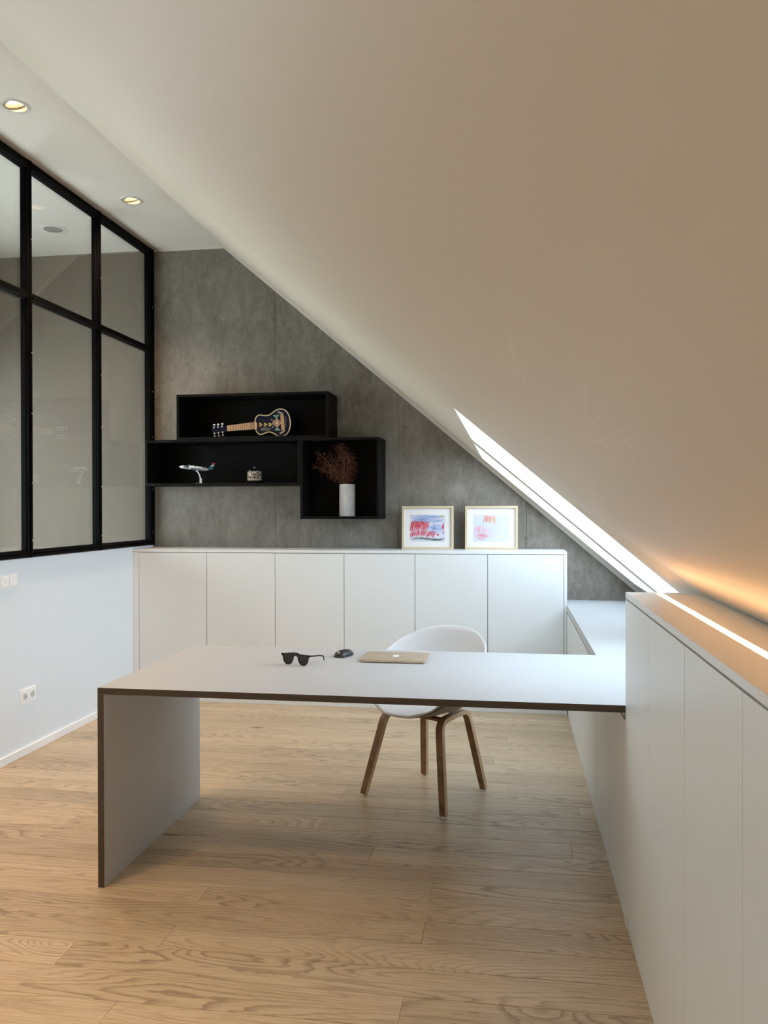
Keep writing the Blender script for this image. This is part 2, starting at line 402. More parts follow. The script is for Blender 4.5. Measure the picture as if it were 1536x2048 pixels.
# above the ledge the plaster eases out slightly
def ease(x, y):
    q = min(1, max(0, (x - .12) / .46)); w = min(1, max(0, (SKY[0][0] - y) / .075))
    return .052 * q * q * (3 - 2 * q) * w * w * (3 - 2 * w)
gx = [SKX0 + (2.05 - SKX0) * (k / 14) ** 1.7 for k in range(15)]; gy = [YMIN, .5, 1.6, 2.3, 2.6, 2.77, 2.79, 2.81, 2.83, 2.85, 2.87, SKY[0][0]]
A = [[bm.verts.new(sl(x, y) + Vector((0, 0, ease(x, y)))) for y in gy] for x in gx]; B = [[bm.verts.new(sl(x, y, TH)) for y in gy] for x in gx]
NX, NY = len(gx) - 1, len(gy) - 1
for i in range(NX):
    for j in range(NY):
        bm.faces.new((A[i][j], A[i + 1][j], A[i + 1][j + 1], A[i][j + 1])); bm.faces.new((B[i][j], B[i][j + 1], B[i + 1][j + 1], B[i + 1][j]))
for i in range(NX):
    bm.faces.new((A[i][0], B[i][0], B[i + 1][0], A[i + 1][0])); bm.faces.new((A[i][NY], A[i + 1][NY], B[i + 1][NY], B[i][NY]))
for j in range(NY):
    bm.faces.new((A[0][j], A[0][j + 1], B[0][j + 1], B[0][j])); bm.faces.new((A[NX][j], B[NX][j], B[NX][j + 1], A[NX][j + 1]))
slab(bm, SKX0, SKX1, SKY[0][1], SKY[1][0]); slab(bm, SKX0, SKX1, SKY[1][1], D + .1)
tag(obj_bm('ceiling_sloped', bm, M['slope']), 'sloping plaster ceiling falling to the right over desk and cabinets', kind='structure')
for i, (ya, yb, SKX0, SKX1) in enumerate([(*SKY[0], SKX0, SKX1), (*SKY[1], SKX0, SKX1), (RY0, RY1, RX0, RX1)]):
    w = empty('window_%d' % (2, 3, 6)[i], (0, 0, 0)); tag(w, ['white skylight in the slope above the desk end', 'white skylight in the slope beside the concrete wall', 'added unseen skylight in the slope behind the viewpoint, for fill light'][i], kind='structure')
    bm = bmesh.new(); f = .05
    slab(bm, SKX0, SKX0 + f, ya, yb, .19, .25); slab(bm, SKX1 - f, SKX1, ya, yb, .19, .25)
    slab(bm, SKX0 + f, SKX1 - f, ya, ya + f, .19, .25); slab(bm, SKX0 + f, SKX1 - f, yb - f, yb, .19, .25)
    obj_bm('sash', bm, M['sash'], w)
    bm = bmesh.new(); slab(bm, SKX0 + f, SKX1 - f, ya + f, yb - f, .215, .223); obj_bm('pane', bm, M['skyglass'], w)
    # white reveal lining, a thin board on each side of the opening
    bm = bmesh.new(); t = .006
    slab(bm, SKX0, SKX1, ya, ya + t, .001, .19); slab(bm, SKX0, SKX1, yb - t, yb, .001, .19)
    slab(bm, SKX0, SKX0 + t, ya + t, yb - t, .001, .19); slab(bm, SKX1 - t, SKX1, ya + t, yb - t, .001, .19)
    obj_bm('reveal', bm, M['reveal'], w)

# ---- thin shadow-line trims where ceiling and slope meet the concrete
bm = bmesh.new(); add_box(bm, XL, XK + .004, D - .012, D, H - .013, H, .001)
tag(obj_bm('trim_1', bm, M['ceil']), 'thin white trim between flat ceiling and concrete', kind='structure')
bm = bmesh.new(); 
v = [bm.verts.new(p) for p in (sl(XK, D - .014, -.016), sl(1.08, D - .014, -.034), sl(1.08, D - .014, 0), sl(XK, D - .014, 0), sl(XK, D, -.016), sl(1.08, D, -.034), sl(1.08, D, 0), sl(XK, D, 0))]
for f in ((0, 1, 2, 3), (7, 6, 5, 4), (0, 4, 5, 1), (1, 5, 6, 2), (2, 6, 7, 3), (3, 7, 4, 0)): bm.faces.new([v[i] for i in f])
tag(obj_bm('trim_2', bm, M['ceil']), 'thin white trim between sloping ceiling and concrete', kind='structure')

# ---- steel glazing on the left wall
gz = empty('window_1', (XL, 0, 0)); tag(gz, 'black steel framed glass partition standing on the white half-height wall', kind='structure')
posts = [5.945, 5.143, 4.335, 3.527, 2.719, 1.911, 1.103, .295, -.513, -1.321, -2.129]
ZG0, ZG1, ZM = 1.122, H - .001, 2.625
def steel_bar(bm, y0, y1, z0, z1, vert):
    add_box(bm, -.032, .0, y0, y1, z0, z1, .0015)
    if vert:
        c = (y0 + y1) / 2
        add_box(bm, .0, .014, y0 + .004, c - .005, z0, z1, .001); add_box(bm, .0, .018, c + .002, y1 - .004, z0, z1, .001)
    else:
        c = (z0 + z1) / 2
        add_box(bm, .0, .014, y0, y1, c + .003, z1 - .003, .001); add_box(bm, .0, .020, y0, y1, z0 + .003, c - .003, .001)
prev = D - .003
for i, p in enumerate(posts):
    bm = bmesh.new(); steel_bar(bm, p - .022, p + (.05 if i == 0 else .022), ZG0, ZG1, True); obj_bm('post', bm, M['steel'], gz)
    for z in (1.22, 1.55, 1.95, 2.3, 2.95):
        bm = bmesh.new(); bmesh.ops.create_uvsphere(bm, u_segments=8, v_segments=5, radius=.0045)
        obj_bm('bolt', bm, M['bolt'], gz, True, loc=(.018, p + .011, z))
    if i + 1 < len(posts):
        a, b = posts[i + 1] + .022, p - .022
    else:
        a, b = YMIN, p - .022
    for z0, z1 in ((ZG0, ZG0 + .042), (ZM - .022, ZM + .022), (ZG1 - .050, ZG1)):
        bm = bmesh.new(); steel_bar(bm, a, b, z0, z1, False); obj_bm('rail', bm, M['steel'], gz)
    for z0, z1 in ((ZG0 + .042, ZM - .022), (ZM + .022, ZG1 - .050)):
        bm = bmesh.new(); add_box(bm, -.026, -.018, a - .003, b + .003, z0 - .003, z1 + .003); obj_bm('pane', bm, M['glass'], gz)

# ================================================================== LIGHT FITTINGS
spot_labels = ['lit round downlight in flat ceiling nearest the concrete wall', 'lit round downlight in flat ceiling above the glazing, at the picture edge']
for i, (x, y) in enumerate(SPOTS):
    t = empty('ceiling_downlight', (x, y, H))
    tag(t, spot_labels[i] if i < 2 else 'lit round downlight, %s from the concrete wall, outside the picture' % ['third', 'added, fourth', 'fifth', 'sixth'][i - 2], 'downlight', 'downlights in the flat ceiling')
    bm = bmesh.new(); add_lathe(bm, [(.056, .0), (.056, -.003), (.072, -.003), (.074, -.001), (.074, .0)], 40, cap=False); obj_bm('ring', bm, M['trimring'], t, True, angle=40)
    bm = bmesh.new(); add_lathe(bm, [(.0565, .0), (.0565, .095), (.0, .095)], 32, cap=False); obj_bm('housing', bm, M['trimring'], t, True, angle=40)
    g = bmesh.new(); add_lathe(g, [(.050, .006), (.050, -.004), (.046, -.005), (.037, .012), (.037, .016)], 36, cap=False)
    tilt = Matrix.Rotation(R(-14), 4, 'Y') @ Matrix.Rotation(R(10), 4, 'X')
    bmesh.ops.transform(g, matrix=Matrix.Translation((0, 0, .014)) @ tilt, verts=g.verts); obj_bm('gimbal', g, M['trimring'], t, True, angle=40)
    g = bmesh.new(); add_lathe(g, [(.0, .010), (.020, .011), (.037, .013), (.037, .016), (.0, .018)], 32, cap=False)
    bmesh.ops.transform(g, matrix=Matrix.Translation((0, 0, .014)) @ tilt, verts=g.verts); obj_bm('lamp', g, M['lamp'], t, True, angle=40)
    ld = bpy.data.lights.new('downlight_beam', 'SPOT'); ld.energy = SPOT_W if i < 3 else 1.9 * SPOT_W; ld.color = (1.0, .68, .41); ld.spot_size = R(120); ld.spot_blend = .9; ld.shadow_soft_size = .035  # unseen downlights further along are added for fill and burn stronger
    lo = bpy.data.objects.new('downlight_beam', ld); COL.objects.link(lo); lo.parent = t; lo.location = (0, 0, -.012); lo.rotation_euler = (0, R(8), 0)
# round speaker in the next room's ceiling
t = empty('ceiling_speaker', (*SPK, H)); tag(t, 'round flush speaker with grey grille in ceiling behind the glass', 'speaker')
bm = bmesh.new(); add_lathe(bm, [(.066, 0), (.066, -.004), (.094, -.004), (.098, -.001), (.098, 0)], 40, cap=False); obj_bm('rim', bm, M['ceil'], t, True, angle=40)
bm = bmesh.new(); add_lathe(bm, [(.0, -.003), (.066, -.002), (.066, .01), (.0, .01)], 40, cap=False); obj_bm('grille', bm, mat('grey_grille', (.22, .21, .19), .6, bump=(900, .6)), t, True, angle=40)
# unseen lamp added to brighten the next room
t = empty('fill_ceiling_lamp', (-3.6, 1.2, H)); tag(t, 'added unseen ceiling lamp brightening the next room', 'ceiling lamp')
bm = bmesh.new(); add_lathe(bm, [(.0, -.05), (.20, -.045), (.22, -.02), (.22, 0), (.0, 0)], 40, cap=False); obj_bm('diffuser', bm, mat('opal_fill_lamp', (1, .95, .85), .5, emit=(1, .84, .64), estr=25), t, True, angle=40)

# ================================================================== CABINETS
def cabinet(name, label, group, x0, x1, y0, y1, z1, face, door_gap=.0019, zdoor0=.053):
    """face 'x': door on the low-x side; face 'y': door on the low-y side"""
    t = empty(name, ((x0 + x1) / 2, (y0 + y1) / 2, 0)); tag(t, label, 'cabinet', group)
    cx, cy = t.location.x, t.location.y
    th = .019
    if face == 'x':
        box('body', x0 + th + .001 - cx, x1 - cx, y0 - cy + .0003, y1 - cy - .0003, .05, z1 - .001, M['carcass'], t)
        box('plinth', x0 + .004 - cx, x0 + .018 - cx, y0 - cy, y1 - cy, 0, .0515, M['lacquer'], t)
        box('door', x0 - cx, x0 + th - cx, y0 + door_gap - cy, y1 - door_gap - cy, zdoor0, z1 - .004, M['lacquer'], t, .0008)
    else:
        box('body', x0 - cx + .0003, x1 - cx - .0003, y0 + th + .001 - cy, y1 - cy, .05, z1 - .001, M['carcass'], t)
        box('plinth', x0 - cx, x1 - cx, y0 + .004 - cy, y0 + .018 - cy, 0, .0515, M['lacquer'], t)
        box('door', x0 + door_gap - cx, x1 - door_gap - cx, y0 - cy, y0 + th - cy, zdoor0, z1 - .004, M['lacquer'], t, .0008)
    return t
# back run
bx = [-2.689, -2.169, -1.658, -1.156, -.653, -.152, .361]
names_b = ['white cabinet door in the back run beside the left wall', 'second white cabinet from the left wall in back run', 'third white cabinet from the left wall in back run, below the shelves',
           'fourth white cabinet from the left wall in back run, behind the sunglasses', 'fifth white cabinet in back run, below the red and blue drawing', 'last white cabinet in back run, below the faint pink drawing']
for i in range(6):
    cabinet('base_cabinet', names_b[i], 'white cabinets along the back wall', bx[i], bx[i + 1], YCAB, D - .002, ZB - .020, 'y')
t = box('filler_panel', XL + .001, bx[0] - .001, YCAB, YCAB + .02, 0, ZB - .022, M['lacquer'], bev=.0008); tag(t, 'narrow white filler panel between left wall and first back cabinet', 'panel')
t = box('side_panel', bx[-1] + .001, XR, YCAB, D - .002, 0, ZB - .022, M['lacquer'], bev=.0008); tag(t, 'white end panel closing right end of the back cabinet run', 'panel')
t = box('countertop', XL + .001, XR, YCAB - .001, D - .001, ZB - .020, ZB, M['lacquer'], bev=.0008); tag(t, 'thin white countertop along the back wall below the black shelves', 'countertop')
# low run under the desk level
ly = [2.846, 3.317, 3.81, 4.30, 4.789, 5.25, YCAB - .002]
names_l = ['low cabinet on the right partly under the desk, beside the tall cabinets', 'low cabinet on the right under the desk, second from tall cabinets', 'low cabinet just beyond the desk on the right',
           'low cabinet on the right behind the white chair', 'low cabinet on the right, second from the back corner', 'low cabinet on the right in the back corner']
for i in range(6):
    cabinet('low_cabinet', names_l[i], 'low white cabinets on the right', XR, .96, ly[i], ly[i + 1], .688, 'x')
# tall run
ty = [2.823 - .018, 2.347, 1.888, 1.432, .974, .516, .058, -.4, -.858, -1.316, -1.774, -2.232]
for i in range(11):
    lab = ['tall white cabinet touching the desk end', 'tall white cabinet, second from the desk', 'tall white cabinet, third from the desk', 'tall white cabinet cut by the right picture edge, fourth from the desk'][i] if i < 4 else 'tall white cabinet, %s from the desk, beyond the right picture edge' % ['fifth', 'sixth', 'seventh', 'eighth', 'ninth', 'tenth', 'eleventh'][i - 4]
    cabinet('tall_cabinet', lab, 'tall white cabinets on the right', XR, .578, ty[i + 1], ty[i], ZT - .020, 'x', .0018)
tag(box('end_panel', XR, .578, 2.806, YF, 0, ZT - .021, M['lacquer'], bev=.0008), 'white end panel of the tall cabinets rising beside the desk top', 'panel')
# tall worktop with LED channel
tw = empty('ledge_top', (XR, 0, ZT)); tag(tw, 'white ledge on the tall cabinets with a glowing light strip', 'ledge')
box('board', 0, .0935, -2.24, YF, -.019, 0, M['lacquer'], tw, .0008)
box('board', .1150, .187, -2.24, YF, -.019, 0, M['lacquer'], tw, .0008)
box('channel', .0935, .1150, -2.24, YF, -.019, -.014, M['dark'], tw)
box('light_strip', .0955, .1138, -2.24, YF + .0003, -.014, -.001, M['led'], tw)
box('board', .189, .2315, -2.24, 2.80, -.019, 0, M['lacquer'], tw, .0008)

# ================================================================== DESK
dk = empty('desk', (XD, YF, 0)); tag(dk, 'large pale grey desk with dark front edges and one slab leg', 'desk')
def L_(x): return x - XD
bm = bmesh.new()

pts = [(0, .001), (XR - XD, .001), (.985 - XD, .001), (.985 - XD, D - .001 - YF), (XR + .0004 - XD, D - .001 - YF), (XR + .0004 - XD, YB - YF), (0, YB - YF)]
add_prism_z(bm, pts, ZD - .024, ZD)
obj_bm('tabletop', bm, M['desk'], dk)
box('fascia', XR + .0004 - XD, XR - XD + .018, .0235, D - .002 - YF, .694, ZD - .0245, M['desk'], dk)
box('leg', 0, .024, .001, YB - YF, 0, ZD - .0245, M['desk'], dk, .0006)
box('side_panel', XR - XD, .96 - XD, .001, .022, 0, .69, M['lacquer'], dk, .0008)
o = box('edge_band', 0, XR - XD, 0, .001, ZD - .024, ZD, M['edge'], dk); o['label'] = 'dark brown front edge of the top'
o = box('edge_band', 0, .024, 0, .001, 0, ZD - .0245, M['edge'], dk); o['label'] = 'dark brown front edge of the slab leg'

# ================================================================== CHAIR
CH = Vector((-.40, 3.98, 0)); chair = empty('shell_chair', CH, R(-30))
tag(chair, 'white bucket shell chair on four bent oak legs, behind the desk', 'chair')
def rimz(p):      # p = angle from the front, 0..pi
    T_ = [(0, .435), (.10, .437), (.22, .475), (.36, .575), (.50, .650), (.64, .728), (.78, .780), (.90, .799), (1.0, .801)]
    a = min(1, abs(p) / PI)
    for (a0, z0), (a1, z1) in zip(T_, T_[1:]):
        if a <= a1 + 1e-9: return z0 + (z1 - z0) * (a - a0) / (a1 - a0)
    return .801
def rimr(p):
    a = abs(p)
    fx = .300; fyf = .255; fyb = .262
    c, s = math.cos(a), math.sin(a)
    fy = fyf if c > 0 else fyb
    return 1 / math.sqrt((s / fx) ** 2 + (c / fy) ** 2)
bm = bmesh.new(); NR, NA = 18, 64; rings = []
for i in range(NR + 1):
    t_ = i / NR; ring = []
    for k in range(NA):
        p = -PI + 2 * PI * k / NA
        front = max(0.0, math.cos(p)) ** 1.5
        r = rimr(p) * (1 - (1 - t_) ** 1.75)
        z = .432 + (rimz(p) - .432) * t_ ** (2.4) - .012 * math.sin(PI * t_) * (1 - front * .4)
        if t_ > .86: z -= front * .006 * ((t_ - .86) / .14) ** 1.6
        ring.append(bm.verts.new((math.sin(p) * r, -math.cos(p) * r, z)) if i else None)
    rings.append(ring)
rings_co = [v_.co.copy() for v_ in rings[NR - 2]]
c0 = bm.verts.new((0, 0, .432))
for k in range(NA): bm.faces.new((c0, rings[1][k], rings[1][(k + 1) % NA]))
for i in range(1, NR):
    for k in range(NA): bm.faces.new((rings[i][k], rings[i][(k + 1) % NA], rings[i + 1][(k + 1) % NA], rings[i + 1][k]))
sh = obj_bm('seat_shell', bm, [mat('shell_outside_shaded', (.34, .31, .27), .5), M['shell']], chair, True)  # outer side greyer: the shade under the seat is in its colour
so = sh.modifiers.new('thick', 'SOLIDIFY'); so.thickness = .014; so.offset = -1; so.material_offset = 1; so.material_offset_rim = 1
sb = sh.modifiers.new('sub', 'SUBSURF'); sb.levels = 1; sb.render_levels = 1
bm = bmesh.new(); pp = []
for k in range(NA // 4, 3 * NA // 4 + 1):
    v_ = rings_co[k]; pp.append(Vector(v_) + Vector((0, 0, .001)))
add_tube(bm, pp, .0022, 6); pi_ = obj_bm('piping', bm, mat('dark_piping', (.03, .028, .025), .7), chair, True); pi_['label'] = 'dark piping along the seat front'
def leg_path(f, tp, mid):
    f, tp, mid = Vector(f), Vector(tp), Vector(mid); rad = .055
    a = tp + (f - tp).normalized() * rad; b = tp + (mid - tp).normalized() * rad; out = [f, f.lerp(a, .5), a]
    for k in range(1, 8):
        t_ = k / 8; out.append(a * (1 - t_) ** 2 + tp * 2 * t_ * (1 - t_) + b * t_ * t_)
    return out + [b, mid]
def sweep_rect(bm, path, side, w, th):      # side: lateral direction, flat section
    rings = []
    for i, p in enumerate(path):
        t_ = (path[min(i + 1, len(path) - 1)] - path[max(i - 1, 0)]).normalized()
        s = (side - t_ * side.dot(t_)).normalized(); n_ = t_.cross(s)
        k = w * (1 - .12 * (1 if i == 0 else 0))
        rings.append([bm.verts.new(p + s * a * k / 2 + n_ * b * th / 2) for a, b in ((-1, -1), (1, -1), (1, 1), (-1, 1))])
    side_faces = []
    for a, b in zip(rings, rings[1:]):
        for k in range(4):
            f = bm.faces.new((a[k], a[(k + 1) % 4], b[(k + 1) % 4], b[k]))
            if k in (1, 3): side_faces.append(f)
    bm.faces.new(rings[0]); bm.faces.new(list(reversed(rings[-1])))
    for f in side_faces: f.material_index = 1
for sx in (-1, 1):
    for f, tp in (((sx * .236, -.203, .008), (sx * .160, -.125, .405)), ((sx * .181, .226, .008), (sx * .128, .150, .405))):
        mid = (sx * .144, .012, .408)
        bm = bmesh.new(); sweep_rect(bm, leg_path(f, tp, mid), Vector((1, 0, 0)), .036, .022)
        bmesh.ops.recalc_face_normals(bm, faces=bm.faces)
        lg = obj_bm('leg', bm, [M['legwood'], M['ply']], chair, False)
        bm = bmesh.new(); add_lathe(bm, [(.009, -.008), (.011, -.006), (.011, .001), (.0, .001)], 12, f[0], f[1]); bmesh.ops.translate(bm, verts=bm.verts, vec=(0, 0, .008)); obj_bm('glide', bm, M['plastic'], lg)
bm = bmesh.new(); add_box(bm, -.15, .15, -.10, -.065, .398, .413, .003); obj_bm('cross_bar', bm, M['legwood'], chair)
bm = bmesh.new(); add_box(bm, -.15, .15, .075, .11, .398, .413, .003); obj_bm('cross_bar', bm, M['legwood'], chair)
bm = bmesh.new(); add_box(bm, -.09, .09, -.08, .09, .409, .418, .003); obj_bm('mounting_plate', bm, M['steel'], chair)

# ================================================================== SHELVES
YS = D - .30
def shelf_box(label, x0, x1, z0, z1):
    t = empty('wall_shelf_box', (x0, YS, z0)); tag(t, label, 'shelf', 'black wall-mounted box shelves'); w, h, dp, th = x1 - x0, z1 - z0, D - .001 - YS, .018
    box('top_panel', 0, w, 0, dp, h - th, h, M['black'], t, .0008)
    box('bottom_panel', 0, w, 0, dp, 0, th, M['black'], t, .0008)
    box('side_panel', 0, th, .0002, dp, th + .0002, h - th - .0002, M['black'], t, .0006)
    box('side_panel', w - th, w, .0002, dp, th + .0002, h - th - .0002, M['black'], t, .0006)
    box('back_panel', th + .0002, w - th - .0002, dp - .01, dp, th + .0002, h - th - .0002, M['black'], t)
    return t
SA_, SB_, SC_ = (-2.417, -1.277, 1.9055, 2.236), (-2.663, -1.4862, 1.568, 1.905), (-1.4855, -.912, 1.324, 1.905)
shelf_box('widest upper black box shelf holding the guitar', *SA_)
shelf_box('long black box shelf on the left holding the model airplane', *SB_)
shelf_box('square black box shelf holding the white vase', *SC_)

# ---- guitar
PXM = .000466
def gp(cx, cy): return ((cx - 760) * PXM, (511 - cy) * PXM)
gt = empty('ukulele_guitar', (-1.872, 5.80, SA_[2] + .018)); tag(gt, 'dark blue small guitar with cream binding and geometric inlays, lying on its side', 'guitar')
GB = [(797, 300), (800, 235), (830, 175), (890, 152), (960, 163), (1030, 158), (1090, 120), (1150, 80), (1215, 64), (1285, 80), (1340, 130), (1372, 200), (1386, 290), (1380, 370), (1352, 440), (1310, 485), (1240, 508), (1170, 497), (1110, 462), (1040, 438), (980, 450), (920, 472), (870, 468), (825, 425), (802, 365)]
gouter = [(v.x, v.z) for v in smooth_curve([(gp(*p)[0], 0, gp(*p)[1]) for p in GB], 5, True)]
navy = mat('navy_lacquer', (.003, .0045, .022), .5, spec=.15); cream = mat('cream_binding', (.62, .50, .26), .5); fretw = mat('fretboard_wood', (.60, .38, .21), .5)
bm = bmesh.new(); add_prism(bm, gouter, 0, .075); obj_bm('body', bm, navy, gt)
bm = bmesh.new(); ring = [Vector((x, -.001, z)) for x, z in gouter]
cxm = sum(p.x for p in ring) / len(ring); czm = sum(p.z for p in ring) / len(ring)
a_ = []; n = len(ring)
for i, p in enumerate(ring):
    tg = (ring[(i + 1) % n] - ring[i - 1]).normalized(); nn = Vector((-tg.z, 0, tg.x))
    q = p + nn * .0075
    if (Vector((cxm, 0, czm)) - q).length > (Vector((cxm, 0, czm)) - p).length and False: q = p - nn * .0075
    a_.append((p, q))
area = sum(ring[i].x * ring[(i + 1) % n].z - ring[(i + 1) % n].x * ring[i].z for i in range(n))
if area < 0: a_ = [(p, p - (q - p)) for p, q in a_]
vv = [[bm.verts.new(c) for c in (p, q, q + Vector((0, .003, 0)), p + Vector((0, .003, 0)))] for p, q in a_]
for i in range(n):
    A, B = vv[i], vv[(i + 1) % n]
    for k in range(4): bm.faces.new((A[k], B[k], B[(k + 1) % 4], A[(k + 1) % 4]))
obj_bm('binding', bm, cream, gt)
def flat(name, pts, m, parent, y=-.002, th=.002):
    bm = bmesh.new(); add_prism(bm, [gp(*p) for p in pts], y, y + th); return obj_bm(name, bm, m, parent)
nb = flat('neck', [(346, 318), (830, 265), (838, 383), (352, 410)], navy, gt, .001, .022)
fb = flat('fretboard', [(346, 320), (826, 268), (840, 300), (838, 380), (352, 408)], fretw, gt, -.004, .005)
for f_ in (.115, .21, .30, .39, .465, .535, .60, .66, .715, .765, .81, .85, .89, .925):
    xa = 346 + (826 - 346) * f_; za = 320 - 52 * f_; zb = 408 - 28 * f_
    flat('fret', [(xa - 2.5, za), (xa + 2.5, za), (xa + 6.5, zb), (xa + 1.5, zb)], mat('fret_dark', (.10, .06, .03), .5) if f_ == .115 else bpy.data.materials['fret_dark'], fb, -.0055, .002)
hs = flat('headstock', [(90, 340), (110, 312), (300, 318), (346, 335), (352, 400), (310, 420), (130, 452), (95, 430)], navy, gt, .002, .016)
for i, (x, y) in enumerate(((128, 345), (195, 340), (263, 333), (136, 438), (205, 432), (273, 422))):
    bm = bmesh.new(); px, pz = gp(x, y); bmesh.ops.create_uvsphere(bm, u_segments=10, v_segments=6, radius=.0062); bmesh.ops.translate(bm, verts=bm.verts, vec=(px, -.002, pz))
    add_tube(bm, [(px, .004, pz), (px, .006, pz + (.02 if i < 3 else -.02))], .002, 6)
    hz = pz + (.020 if i < 3 else -.0215)
    r = bmesh.ops.create_uvsphere(bm, u_segments=12, v_segments=8, radius=1.0)
    for v_ in r['verts']: v_.co = Vector((px + v_.co.x * .0095, .004 + v_.co.y * .004, hz + v_.co.z * (.0065 if i < 3 else .0045)))
    obj_bm('tuning_peg', bm, M['silver'], gt, True)
flat('sound_hole', [(893, 372), (905, 358), (1000, 358), (1065, 380), (1062, 402), (1000, 412), (905, 412), (893, 400)], mat('dim_soundhole', (.10, .095, .075), .6), gt)
tri_y = mat('yellow_inlay', (.65, .50, .14), .5); tri_d = mat('inlay_dark', (.03, .02, .02), .5)
for cx_ in (875, 953, 1030):
    o = flat('inlay', [(cx_, 280), (cx_ + 60, 312), (cx_, 350)], tri_y, gt)
    flat('inlay_stripe', [(cx_ + 8, 300), (cx_ + 34, 313), (cx_ + 8, 326)], tri_d, o, -.0026, .001)
gg = mat('green_inlay', (.16, .30, .20), .5); rr = mat('rust_inlay', (.45, .17, .09), .5); wh = mat('pale_inlay', (.70, .60, .42), .5); lt = mat('grey_white_inlay', (.55, .58, .52), .5)
flat('inlay', [(1095, 165), (1205, 162), (1155, 232)], gg, gt); flat('inlay', [(1122, 412), (1225, 412), (1165, 345)], gg, gt)
flat('inlay', [(1100, 292), (1160, 236), (1224, 290), (1166, 345)], rr, gt)
o = flat('inlay', [(1140, 290), (1165, 262), (1190, 290), (1165, 318)], lt, gt, -.003, .001)
for a, b in (((1090, 292), (1158, 228)), ((1158, 228), (1228, 272)), ((1090, 300), (1168, 352)), ((1168, 352), (1228, 292)), ((1068, 236), (1110, 262)), ((1080, 368), (1112, 340)), ((1168, 124), (1262, 165)), ((1178, 104), (1274, 148)), ((1205, 455), (1280, 408)), ((1218, 470), (1302, 410))):
    A, B = Vector(a), Vector(b); nn = Vector((-(B - A).y, (B - A).x)).normalized() * 4
    flat('inlay', [tuple(A + nn), tuple(B + nn), tuple(B - nn), tuple(A - nn)], wh, gt, -.0032, .001)
br = flat('bridge', [(1220, 168), (1276, 166), (1296, 404), (1238, 408)], mat('bridge_wood', (.46, .24, .13), .5), gt, -.009, .009)
for k in range(6):
    flat('bridge_pin', [(1300 + (k % 2) * 4, 200 + k * 28), (1312 + (k % 2) * 4, 200 + k * 28), (1312 + (k % 2) * 4, 212 + k * 28), (1300 + (k % 2) * 4, 212 + k * 28)], lt, gt, -.004, .003)
for k in range(6):
    t_ = k / 5
    pa = gp(352, 328 + 72 * t_); pb = gp(1245, 190 + 195 * t_)
    bm = bmesh.new(); add_tube(bm, [(pa[0], -.007, pa[1]), (pb[0], -.0105, pb[1])], .0004, 5); obj_bm('string', bm, bpy.data.materials['fret_dark'], gt)

# ---- model airplane on stand
ap = empty('model_airplane', (-2.262, 5.80, SB_[2] + .018)); tag(ap, 'white and teal model propeller airplane on a curved white stand', 'model airplane')
liv = mat('white_livery', (.72, .74, .76), .35); b = liv.node_tree.nodes['Principled BSDF']
v_ = coords(liv, (70, 70, 70)); vo = N(liv, 'ShaderNodeTexVoronoi'); vo.feature = 'DISTANCE_TO_EDGE'; L(liv, v_, vo.inputs['Vector']); vo.inputs['Scale'].default_value = 1
tcx = N(liv, 'ShaderNodeTexCoord'); sx_ = N(liv, 'ShaderNodeSeparateXYZ'); L(liv, tcx.outputs['Object'], sx_.inputs[0])
scr = math_n(liv, 'MULTIPLY', math_n(liv, 'LESS_THAN', vo.outputs['Distance'], .16), math_n(liv, 'GREATER_THAN', sx_.outputs['X'], -.14))
c_ = mixc(liv, scr, (.75, .77, .79), (.02, .03, .04)); c_ = mixc(liv, math_n(liv, 'GREATER_THAN', sx_.outputs['X'], .052), c_, (.012, .10, .14)); L(liv, c_, b.inputs['Base Color'])
teal = mat('teal_tail', (.015, .11, .15), .35); red = mat('red_tip', (.35, .02, .02), .35); whp = mat('white_plane_paint', (.72, .75, .76), .35)
def fus_pt(s, r, a):      # s along axis 0 nose..1 tail
    return Vector((-.178 + .268 * s, math.sin(a) * r, math.cos(a) * r))
rotp = Matrix.Translation((.0, .0, .108)) @ Matrix.Rotation(R(7.0), 4, 'Y')
bm = bmesh.new(); prof = [(0, .001), (.02, .006), (.06, .0105), (.12, .0135), (.2, .0140), (.65, .0140), (.8, .0115), (.92, .007), (1.0, .002)]
rg = []
for s, r in prof:
    lift = .010 * max(0, (s - .65) / .35) ** 1.3 - (.004 * (1 - s / .08) if s < .08 else 0)
    rg.append([bm.verts.new(fus_pt(s, r, 2 * PI * k / 16) + Vector((0, 0, lift))) for k in range(16)])
for A, B in zip(rg, rg[1:]):
    for k in range(16): bm.faces.new((A[k], A[(k + 1) % 16], B[(k + 1) % 16], B[k]))
bm.faces.new(rg[0]); bm.faces.new(rg[-1])
fz = obj_bm('fuselage', bm, liv, ap, True); fz.matrix_local = rotp
def plate(name, pts, z0, z1, m, parent):
    bm = bmesh.new(); add_prism_z(bm, pts, z0, z1); o = obj_bm(name, bm, m, parent); return o
for sg in (-1, 1):
    wi = plate('wing', [(-.055, 0), (-.018, 0), (-.026, sg * .118), (-.044, sg * .118)], .0135, .0165, whp, ap); wi.matrix_local = rotp
    bm = bmesh.new(); add_tube(bm, [(-.082, sg * .042, .006), (-.074, sg * .042, .007), (-.05, sg * .042, .008), (-.01, sg * .042, .009), (.016, sg * .042, .011)], [.003, .0075, .0085, .007, .002], 12); en = obj_bm('engine', bm, whp, ap, True); en.matrix_local = rotp
    for k in range(3):
        bm = bmesh.new(); add_box(bm, -.0008, .0008, -.0018, .0018, 0, .021); bl = obj_bm('propeller_blade', bm, M['silver'], en); bl.matrix_local = Matrix.Translation((-.0825, sg * .042, .006)) @ Matrix.Rotation(k * 2 * PI / 3 + .4, 4, 'X')
